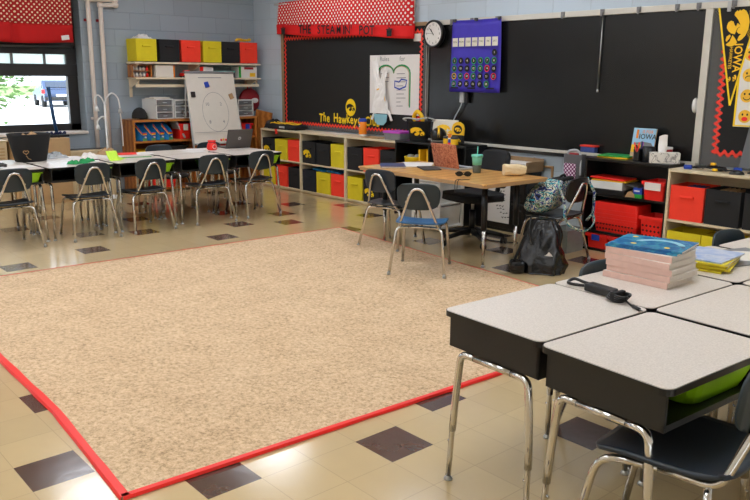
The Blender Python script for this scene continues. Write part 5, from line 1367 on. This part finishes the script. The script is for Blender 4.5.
simple('floor_cable', 'black cable trailing over the floor under the work table', 'cable', ['black_plastic'], lambda m: m.tube(spline([(-.5, .1, .006), (-.3, -.05, .006), (-.1, .03, .006), (.05, -.06, .006), (.3, .04, .006), (.5, .15, .006)], 8), .005, 6), (4.98, -.66, 0), 0)
def raceway():
    t = thing('raceway', 'tan wire raceway stepping down the blue wall under the chalkboard', 'raceway', (0, 0, 0))
    MB().bb(4.95, 5.19, -.02, -.001, .635, .655, .003).build('run', 'brown', t); MB().bb(5.17, 5.19, -.02, -.001, .40, .645, .003).build('drop', 'brown', t); MB().bb(4.95, 4.967, -.02, -.001, .64, .72, .003).build('drop', 'brown', t)
raceway()

# ------------------------------------------------------------------ bags
def backpack():
    t = thing('backpack', 'blue, teal and cream floral backpack slumped on the black chair seat', 'backpack', (5.80, -.89, .402), 10)
    m = MB()
    def f(u, v):
        a = 2*PI*u; b = PI*(v-.5); ca, sa = math.cos(a), math.sin(a)
        k = (abs(ca)**4+abs(sa)**4)**-.25; cz = math.sin(b); cr = max(1e-4, math.cos(b))**.45
        n = 1+.09*pnoise(Vector((ca*1.7, sa*1.7, cz*2)))
        z = .135+.135*(abs(cz)**.8)*(1 if cz > 0 else -1)
        return (.125*ca*k*cr*n+.3*(z-.1)-.02, .20*sa*k*cr*n*(1-.3*max(0, cz))+.45*(z-.12), max(.004, z))
    m.grid(f, 36, 20); m.build('body', 'floral', t)
    m = MB(); m.box((-.135, .0, .09), (.05, .24, .12), .022, 3, rot=RY(10)); m.build('front_pocket', 'floral', t)
    m = MB(); m.box((.05, .09, .262), (.15, .2, .03), .015, 3, rot=RY(-6)); m.build('top_flap', 'black_fabric', t)
    m = MB(); m.tube([(.14, .15, .20), (.24, .19, .27), (.31, .18, .16), (.32, .15, .0), (.29, .10, -.06)], .018, 8, flat=.35) ; m.build('shoulder_strap', 'floral', t)
    m = MB(); m.tube(spline([(.14, -.12, .22), (.21, -.16, .1), (.23, -.19, .0), (.30, -.2, -.07), (.38, -.12, -.10), (.38, .03, -.06), (.34, .10, .0)], 6), .016, 8, flat=.35); m.build('shoulder_strap', 'floral', t)
    MB().tube(spline([(.06, .02, .27), (.07, .05, .295), (.07, .11, .295), (.06, .14, .27)], 6), .009, 8).build('grab_loop', 'black_fabric', t)
backpack()
def black_bag():
    t = thing('drawstring_bag', 'glossy black drawstring bag slumped on the floor against the black chair', 'bag', (6.05, -1.325, 0), 25)
    m = MB()
    def f(u, v):
        a = 2*PI*u; ca, sa = math.cos(a), math.sin(a); k = (abs(ca)**3+abs(sa)**3)**(-1/3)
        w = (.17, .178, .168, .15, .132, .105, .07)[min(6, int(v*6))]*(1-(v*6-int(v*6)))+(.17, .178, .168, .15, .132, .105, .07, .07)[min(6, int(v*6))+1]*(v*6-int(v*6))
        n = 1+.22*pnoise(Vector((ca*2.2, sa*2.2, v*3)))+.10*pnoise(Vector((ca*5, sa*5, v*6)))
        return (w*ca*k*n+.01, .11*(w/.19)*sa*k*n+.10*v, .004+.405*v)
    m.grid(f, 64, 36); W_ = 37; m.f.append([i*W_ for i in range(64)]); m.f.append([i*W_+36 for i in range(64)][::-1]); m.m += [0, 0]; m.smooth += [False]*2
    m.build('body', 'shiny_black', t)
    MB().tube(spline([(-.05, .0, .40), (-.10, -.08, .30), (-.15, -.12, .15), (-.2, -.1, .03)], 6), .014, 8, flat=.4).build('strap', 'black_fabric', t)
    MB().tube(spline([(-.03, .02, .43), (-.06, -.07, .33), (-.03, -.125, .24), (-.06, -.13, .34), (-.08, -.0, .43)], 6), .012, 8, flat=.4).build('strap', 'black_fabric', t)
    m = MB(); m.box((-.15, -.10, .055), (.12, .14, .10), .035, 3, rot=RZ(20)); m.build('side_pocket', 'shiny_black', t)
    m = MB(); m.xf = T(.09, -.118, .16) @ RX(6) @ FRONT; m.add([(-.03, 0, 0), (.035, 0, 0), (.025, .014, 0), (.004, .034, 0), (-.012, .012, 0)], [[0, 1, 2, 3, 4]]); m.build('logo', 'white_paper', t)
black_bag()
def tote():
    t = thing('tote_bag', 'grey mesh tote with a pink diamond panel hanging below the chalk tray', 'bag', (5.515, -.145, .565))
    m = MB(); m.open_box(.20, .10, .24, .004, .92, 0, .03); m.build('body', 'grey_mesh', t)
    m = MB(); m.bb(-.075, .05, -.054, -.05, .01, .16, .001); m.build('diamond_panel', 'mesh_pink', t)
    m = MB(); m.tube(spline([(-.07, 0, .22), (-.06, -.01, .26), (.02, -.01, .275), (.07, -.02, .24), (.09, -.04, .14), (.1, -.05, .06)], 6), .014, 8, flat=.5); m.build('handle', 'light_grey', t)
    MB().bb(-.05, .04, -.03, .03, .2, .25, .01).build('contents', 'maroon', t)
tote()
simple('storage_tub', 'clear grey tub with green bits on the floor behind the black chair', 'tub', ['frost', 'green'], lambda m: (m.open_box(.2, .26, .2, .004, .92), setattr(m, 'mi', 1), crumple(m, .15, .2, .07, 31, 8, .01)), (5.72, -.50, 0), 0)
t = thing('tissue_pack', 'blue pack with a red lid on the chalk tray above the tote', 'pack', (5.60, -.058, .8235), 0)
MB().bb(-.075, .075, -.03, .03, 0, .05, .008).build('pack', 'denim', t); MB().bb(-.08, .085, -.035, .035, .05, .065, .005).build('lid', 'red_paper', t)

# ------------------------------------------------------------------ tall black bookcase with red tubs
def black_bookcase():
    t = thing('bookcase', 'black bookcase of red tubs under the chalkboard end', 'bookcase', (0, 0, 0))
    x0, x1 = 5.75, 6.528
    MB().bb(x0, x1, -.335, -.03, .785, .81, .003).build('top', 'black_smooth', t)
    for a in (x0, x1-.02): MB().bb(a, a+.02, -.33, -.03, 0, .785).build('side_panel', 'black_smooth', t)
    for z in (.505, .18, .02): MB().bb(x0+.02, x1-.02, -.325, -.03, z-.018, z).build('shelf', 'black_smooth', t)
    MB().bb(x0, x1, -.035, -.03, 0, .80).build('back_panel', 'black_smooth', t)
black_bookcase()
rtub('large red vented tub on the middle shelf of the black bookcase', (6.065, -.20, .181), .42, .24, .105, 0, 'red', True)
t = thing('storage_tub', 'ribbed red tub stacked over the large vented red tub', 'tub', (6.065, -.20, .287))
m = MB(); m.xf = T(0, 0, .15) @ RX(180); m.open_box(.43, .25, .15, .005, .95, 0, .02); m.build('body', 'red', t)
m = MB()
for k in range(3): m.bb(-.216+.003*k, .216-.003*k, -.129+.0015*k, -.121, .012+k*.035, .02+k*.035)
m.build('ribs', 'red', t)
rtub('red basket with vent holes on the middle shelf beside the large tub', (6.402, -.21, .181), .20, .23, .19, 0, 'red', True)
rtub('red tub with a white tag on the upper shelf of the black bookcase', (6.40, -.21, .506), .19, .24, .155, 0, 'red', False, 'white_paper', False, 'storage_tub', .75)
rtub('red tub with a blue tag on the bottom shelf of the black bookcase', (5.90, -.20, .021), .2, .24, .13, 0, 'red', False, 'blue_lid')
rtub('red tub without tag on the bottom shelf beside the blue-tagged one', (6.12, -.20, .021), .2, .24, .13, 0, 'red')
rtub('red tub at the far end of the bottom shelf of the black bookcase', (6.36, -.20, .021), .2, .24, .13, 0, 'red')
simple('binder', 'fat white ring binder lying on the upper shelf of the black bookcase', 'binder', ['white_plastic', 'page'], lambda m: (m.bb(-.15, .15, -.12, .12, 0, .003), m.bb(-.15, .15, -.12, .12, .062, .065), m.bb(-.15, .15, -.12, -.117, 0, .065, .002), setattr(m, 'mi', 1), m.bb(-.14, .14, -.115, .11, .003, .058)), (5.96, -.20, .553), 2)
simple('document_case', 'black document case under the white binder', 'case', ['black_plastic'], lambda m: m.bb(-.16, .17, -.12, .12, 0, .046, .006), (5.97, -.20, .506), 0)
simple('folder', 'yellow folder lying on the white binder', 'folder', ['gold'], lambda m: m.bb(-.16, .16, -.12, .11, 0, .008, .002), (5.975, -.2, .6185), 4, 'folders on the white binder')
simple('folder', 'red folder topmost on the white binder', 'folder', ['red'], lambda m: m.box((0, 0, .012), (.32, .22, .014), .003, rot=RY(1.5)), (5.955, -.2, .628), 2, 'folders on the white binder')
simple('notebook', 'dark notebook lying beside the binder on the upper shelf', 'notebook', ['dark_grey'], lambda m: m.box((0, 0, .0), (.13, .2, .012), .002, rot=RY(6)), (6.19, -.2, .60), 0)
simple('card_house', 'small brown paper wedge on the upper shelf before the binder', 'paper', ['brown'], lambda m: (setattr(m, 'xf', FRONT), m.prism([(-.07, 0), (.06, 0), (.055, .03), (.01, .062), (-.02, .045)][::-1], -.04, .04)), (6.135, -.245, .507), 0) if 0 else simple('paper_wedge', 'small folded brown paper on the upper shelf beside the blue box', 'paper', ['brown'], lambda m: (setattr(m, 'xf', T(0, 0, 0) @ RX(90)), m.prism([(-.03, 0), (.06, 0), (.055, .03), (.02, .055), (-.01, .04)], -.04, .04)), (6.175, -.275, .507), 0) 
t = thing('craft_box', 'small blue box with green base on the upper black shelf', 'box', (6.255, -.27, .506))
MB().bb(-.04, .04, -.04, .04, .032, .085, .003).build('upper', 'blue_lid', t); MB().bb(-.041, .041, -.041, .041, 0, .034, .003).build('base', 'green', t); MB().bb(-.028, .02, -.0415, -.04, .055, .066).build('lettering', 'white_paper', t)
# on top of it
def book_iowa():
    t = thing('picture_book', 'picture book standing on the black bookcase, alphabet title on its sky-blue cover', 'book', (6.175, -.17, .811), 0)
    A = RX(-10); w, h = .104, .265
    m = MB(); m.xf = A; m.bb(-w, w, 0, .012, 0, h, .002); m.build('cover', 'sky_cover', t)
    m = MB(); m.xf = A; m.bb(w-.001, w+.002, .001, .011, .003, h-.003); m.build('page_edge', 'brown', t)
    k = A @ T(0, -.001, 0) @ FRONT
    m = MB(); sheet(m, -w+.002, w-.002, .003, .12, k); m.build('crowd_picture', 'brick_cover', t)
    m = MB(); m.xf = k @ T(0, 0, .0004); m.add([(-w+.01, .11, 0), (w-.004, .11, 0), (w-.03, .145, 0), (0, .152, 0), (-w+.03, .14, 0)], [[0, 1, 2, 3, 4]]); m.build('stadium_picture', 'mid_grey', t)
    m = MB(); sheet(m, -w+.004, -w+.09, .06, .125, k, .0008); m.build('badge', 'gold', t)
    m = MB(); emblem(m, .06, k @ T(-w+.047, .095, .0012)); m.build('badge_emblem', 'black_ink', t)
    m = MB(); add_text(m, 'I', .10, k @ T(-.062, .21, .001), 1.5, .02); m.build('title', 'orange', t)
    m = MB(); add_text(m, 'IS FOR', .035, k @ T(.03, .235, .001), 1, .008); m.build('title', 'orange', t)
    m = MB(); add_text(m, 'IOWA', .06, k @ T(.033, .193, .001), .95, .012); m.build('title', 'bronze', t)
book_iowa()
def pencups():
    t = thing('pen_cup', 'black mesh pen cup full of red, blue and pink pens', 'pen cup', (6.285, -.235, .811))
    m = MB(); m.lathe([(.0005, 0), (.047, 0), (.05, .004), (.052, .12), (.049, .12), (.047, .006), (.0005, .006)], 24); m.build('cup', 'black_plastic', t)
    m = MB(); m.bb(-.105, -.052, -.06, .05, 0, .10, .004); m.build('side_box', 'black_plastic', t)
    for i, (x, y, a, b, c) in enumerate(((-.085, -.045, 8, 12, 'red'), (-.07, -.03, -6, 6, 'blue_dark'), (-.06, -.05, 4, -16, 'red_paper'), (-.075, -.0, 3, 8, 'purple'), (-.09, .01, -8, 2, 'dark_grey'))):
        m = MB(); m.xf = T(x, y, .01) @ RX(a) @ RY(b); m.cyl((0, 0, .075), .006, .15, 8); m.build('pen', c, t)
pencups()
t = thing('candy_tin', 'small red tin with white rim behind the tissue box', 'tin', (6.375, -.12, .811))
MB().lathe([(.042, 0), (.05, .095), (.05, .10), (.0005, .10)], 24).build('body', 'cup_red', t); MB().lathe([(.0505, .1), (.052, .102), (.052, .118), (.05, .12), (.0005, .12)], 24).build('rim', 'white_plastic', t)
def tissues():
    t = thing('tissue_box', 'marbled tissue box with a tissue standing up on the black bookcase', 'tissue box', (6.425, -.235, .811), 34)
    MB().bb(-.115, .115, -.06, .06, 0, .085, .002).build('box', 'marble', t)
    m = MB(); m.xf = T(-.02, 0, .084)
    m.grid(lambda u, v: ((.036+.003*math.sin(v*5))*math.cos(2*PI*u)*(.85+.15*v), .02*math.sin(2*PI*u)*(1-.75*v)+.006*math.sin(u*12)*v, .135*v+.008*math.sin(u*9)*v), 24, 8, 0); m.build('tissue', 'tissue', t)
tissues()
for i, (c, l) in enumerate((('gold', 'yellow book lying flat on the black bookcase, under the green one'), ('green', 'green and yellow book lying flat on top of the yellow one'))):
    t = thing('book', l, 'book', (5.97, -.16, .811+i*.0125), 3+i*5, 'flat books on the black bookcase'); MB().bb(-.15, .13, -.105, .105, 0, .012, .002).build('cover', c, t)
    if i: MB().bb(-.10, .09, -.07, .07, .012, .0128).build('cover_picture', 'dark_green', t)
# on the cream shelf
def cables():
    t = thing('cable_tangle', 'black cable tangle with blue plug ends on the cream shelf', 'cable', (6.83, -.24, .786))
    rnd = random.Random(4); m = MB()
    for k in range(4): m.tube(spline([(.10*math.cos(a*1.1+k)+.02*k-.03, .055*math.sin(a*1.5+k*2), .010+.02*abs(math.sin(a*2.2+k))) for a in [i*.75 for i in range(9)]], 5, True), .006, 6)
    m.tube(spline([(-.16, -.04, .02), (-.1, 0, .012), (0, .02, .04), (.1, 0, .012), (.17, .06, .02)], 5), .006, 6); m.build('cable', 'black_plastic', t)
    for p, r in (((-.17, -.05, .018), 20), ((.17, .06, .018), 30)): m = MB(); m.xf = T(*p) @ RZ(r); m.bb(-.03, .03, -.018, .018, -.016, .016, .005); m.build('plug', 'blue_lid', t)
    for p in ((.02, -.03, .055), (.05, -.06, .015)): m = MB(); m.xf = T(*p); m.bb(-.018, .018, -.012, .012, -.01, .01, .004); m.build('tie', 'gold', t)
cables()
def monitor():
    t = thing('monitor', 'thin grey screen panel tilted at the far end of the cream shelf', 'monitor', (7.20, -.20, .786), -12)
    m = MB(); m.xf = RX(-14); m.bb(-.22, .22, 0, .02, .03, .38, .006); m.build('screen', 'screen_grey', t)
    m = MB(); m.bb(-.10, .10, -.05, .12, 0, .012, .004); m.bb(-.03, .03, .03, .06, .01, .14, .004); m.build('stand', 'black_plastic', t)
monitor()
simple('mouse', 'black computer mouse on the cream shelf edge', 'mouse', ['black_smooth'], lambda m: m.grid(lambda u, v: (.055*math.cos(2*PI*u)*math.cos(PI/2*v), .034*math.sin(2*PI*u)*math.cos(PI/2*v), .034*math.sin(PI/2*v)), 20, 8), (7.06, -.33, .786), 20)
for i, (x, y, c) in enumerate(((6.72, -.22, 'denim'), (6.99, -.2, 'brown'))):
    simple('paper_bundle', ('blue and white papers in the red bin of the cream shelf', 'gold-brown papers in the black bin of the cream shelf')[i], 'papers', [c], lambda m: [m.box((.02*k-.03, .0, .13), (.012, .16, .26), .002, rot=RY(8*k-12)) for k in range(4)], (x, y, .394), 0) if i == 0 else simple('paper_bundle', 'gold-brown papers in the black bin of the cream shelf', 'papers', [c], lambda m: [m.box((.02*k-.03, .0, .13), (.012, .16, .265), .002, rot=RY(8*k-12)) for k in range(4)], (x, y, .394), 0)
for i, x in enumerate((1.85, 2.14)): simple('book', ('blue picture book lying in the lower yellow bin of the wipes-tub shelf', 'blue picture book lying over the lower red bin of the wipes-tub shelf')[i], 'book', ['ocean'], lambda m: m.box((0, 0, 0), (.23, .22, .02), .003, rot=RX(6) @ RY(3)), (x, -.18, .335), 4*i, 'blue books in the lower bins')

# ------------------------------------------------------------------ on the nearest desks
for i in range(5):
    t = thing('textbook', ['bottom textbook of the tall stack on the near desks', 'second textbook up in the tall stack on the near desks', 'middle textbook of the tall stack on the near desks', 'fourth textbook up, just below the topmost pink-edged one', 'topmost pink-edged textbook, right under the two thin blue books'][i], 'book', (8.0+.004*((i*3) % 4-1.5), -3.212+.004*((i*5) % 3-1), Z+i*.0262), [.5, -2, 1.5, -.5, 2][i], 'textbook stack')
    w, d, h = .29, .222, .0255
    m = MB(); m.bb(-w/2, w/2, -d/2, d/2, 0, .0022, .001); m.bb(-w/2, w/2, -d/2, d/2, h-.0022, h, .001); m.build('cover', 'page', t)
    m = MB(); m.bb(-w/2, w/2, -d/2-.0006, -d/2+.003, 0, h, .001); m.build('spine', 'pink', t)
    m = MB(); m.bb(-w/2+.004, w/2-.005, -d/2+.003, d/2-.004, .0022, h-.0022); m.build('pages', 'page', t)
for i in range(2):
    t = thing('picture_book', ('lower blue ocean picture book on the textbook stack', 'upper blue ocean picture book topping the textbook stack')[i], 'book', (7.985+.006*i, -3.195+.008*i, Z+5*.0262+i*.0092), (8, 11)[i], 'blue books on the textbook stack')
    w, d = .30, .235
    m = MB(); m.bb(-w/2, w/2, -d/2, d/2, 0, .0088, .0015); m.build('cover', 'ocean', t)
    m = MB(); m.bb(-w/2+.004, w/2+.0006, -d/2+.004, d/2-.004, .0018, .007); m.build('pages', 'page', t)
    if i:
        m = MB(); m.xf = T(.03, .02, .0093); m.prism([(.10*math.cos(a), .05*math.sin(a)-.03*math.cos(a)**2) for a in [PI*k/14 for k in range(15)]]+[(.075*math.cos(a), .02*math.sin(a)-.03*math.cos(a)**2) for a in [PI-PI*k/14 for k in range(15)]], 0, .0004); m.build('whale_picture', 'light_blue', t)
        m = MB()
        for x, y in ((-.1, .07), (-.06, -.07), (.08, -.08)): disc(m, .012, .012, T(x, y, .0094), 10)
        m.build('star_print', 'yellow', t)
for i in range(6):
    t = thing('workbook', ['bottom workbook of the yellow-edged pile', 'second workbook up in the yellow-edged pile', 'third workbook up in the yellow-edged pile', 'fourth workbook up in the yellow-edged pile', 'fifth workbook, directly under the pale blue cover', 'top workbook with pale blue cover on the yellow-edged pile'][i], 'book', (8.045+.006*((i*5) % 3-1), -2.79+.005*((i*7) % 4-1.5), Z+i*.0082), 12+[-3, 4, 0, 5, -2, -8][i], 'workbook pile')
    m = MB(); m.bb(-.105, .105, -.135, .135, 0, .0078, .0015); m.build('cover', 'yellow_cover' if i < 5 else 'pale_blue_cover', t)
    m = MB(); m.bb(-.102, .1055, -.132, .1355, .0022, .0056); m.build('pages', ('dark_grey' if i < 2 else 'page'), t)
simple('drawing_pad', 'grey-brown drawing pad with a white oval on the desk behind the workbooks', 'pad', ['mid_grey', 'cream_paper', 'white_paper'], lambda m: (m.bb(-.20, .16, -.14, .14, 0, .005, .001), setattr(m, 'mi', 1), disc(m, .12, .10, T(.0, 0, .0055), 28), setattr(m, 'mi', 2), disc(m, .12, .10, T(0, 0, .006), 28, 2, .012)), (8.08, -2.505, Z), 70)
def adapter():
    t = thing('power_adapter', 'black laptop power adapter with coiled cord lying on the near desk', 'adapter', (8.0, -3.575, Z), -8)
    MB().box((0, 0, .016), (.13, .052, .031), .007, 3, rot=RZ(0)).build('brick', 'black_plastic', t)
    m = MB(); m.tube(spline([(-.065, .0, .016), (-.10, -.01, .012), (-.15, -.02, .012), (-.155, .02, .022), (-.11, .035, .014), (-.06, .05, .010), (.0, .055, .008)], 6), .0065, 8); m.build('mains_cord', 'black_smooth', t)
    m = MB()
    for k in range(4): m.tube(spline([(.10+.038*math.cos(a)+.006*k, -.03+.03*math.sin(a), .009+.007*k+.003*math.sin(a*2)) for a in [2*PI*i/9 for i in range(9)]], 4, True), .0048, 7)
    m.tube(spline([(.065, 0, .015), (.085, -.005, .02), (.11, -.02, .03)], 5), .004, 7); m.tube(spline([(.13, -.03, .02), (.165, -.04, .008), (.20, -.055, .006)], 5), .004, 7); m.build('coiled_cord', 'black_smooth', t)
    MB().tube([(.195, -.053, .007), (.235, -.068, .007)], .007, 10).build('plug', 'black_smooth', t); MB().tube([(.235, -.068, .007), (.25, -.073, .007)], .003, 8).build('plug_tip', 'steel', t)
    MB().bb(-.02, .03, .045, .06, .002, .016, .003).build('mains_plug', 'black_plastic', t)
    MB().box((.105, -.03, .024), (.02, .07, .03), .004).build('velcro_tie', 'black_fabric', t)
adapter()

# ------------------------------------------------------------------ light, world, camera
w = bpy.data.worlds.new('sky'); sc.world = w; w.use_nodes = True
bg = w.node_tree.nodes['Background']; bg.inputs[0].default_value = (.78, .88, 1, 1); bg.inputs[1].default_value = 2.1
s = bpy.data.lights.new('sun', 'SUN'); s.energy = 1.8; s.angle = .02; so = bpy.data.objects.new('sun', s); COL.objects.link(so); so.rotation_euler = (math.radians(38), math.radians(25), 0)
d = Vector((-.55, .25, -.8)).normalized(); so.rotation_euler = d.to_track_quat('-Z', 'Y').to_euler()
cam = bpy.data.cameras.new('camera'); cam.lens = 770.6*36/750; cam.sensor_width = 36; cam.clip_start = .05; cam.clip_end = 300
co = bpy.data.objects.new('camera', cam); COL.objects.link(co); sc.camera = co
pit, roll, yaw = .222, .007, .849
fw = Vector((-math.sin(yaw)*math.cos(pit), math.cos(yaw)*math.cos(pit), -math.sin(pit))); r = Vector((math.cos(yaw), math.sin(yaw), 0)); u = r.cross(fw)
r2 = r*math.cos(roll)+u*math.sin(roll); u2 = -r*math.sin(roll)+u*math.cos(roll)
mt = Matrix((r2, u2, -fw)).transposed().to_4x4(); mt.translation = Vector((9.586, -6.1415, 1.484)); co.matrix_world = mt
sc.view_settings.view_transform = 'Standard'; sc.view_settings.look = 'None'; sc.view_settings.gamma = 1; sc.view_settings.use_curve_mapping = False
sc.view_settings.exposure = 1.28
sc.cycles.max_bounces = 8; sc.cycles.diffuse_bounces = 6; sc.cycles.transparent_max_bounces = 12
sc.cycles.caustics_reflective = False; sc.cycles.caustics_refractive = False
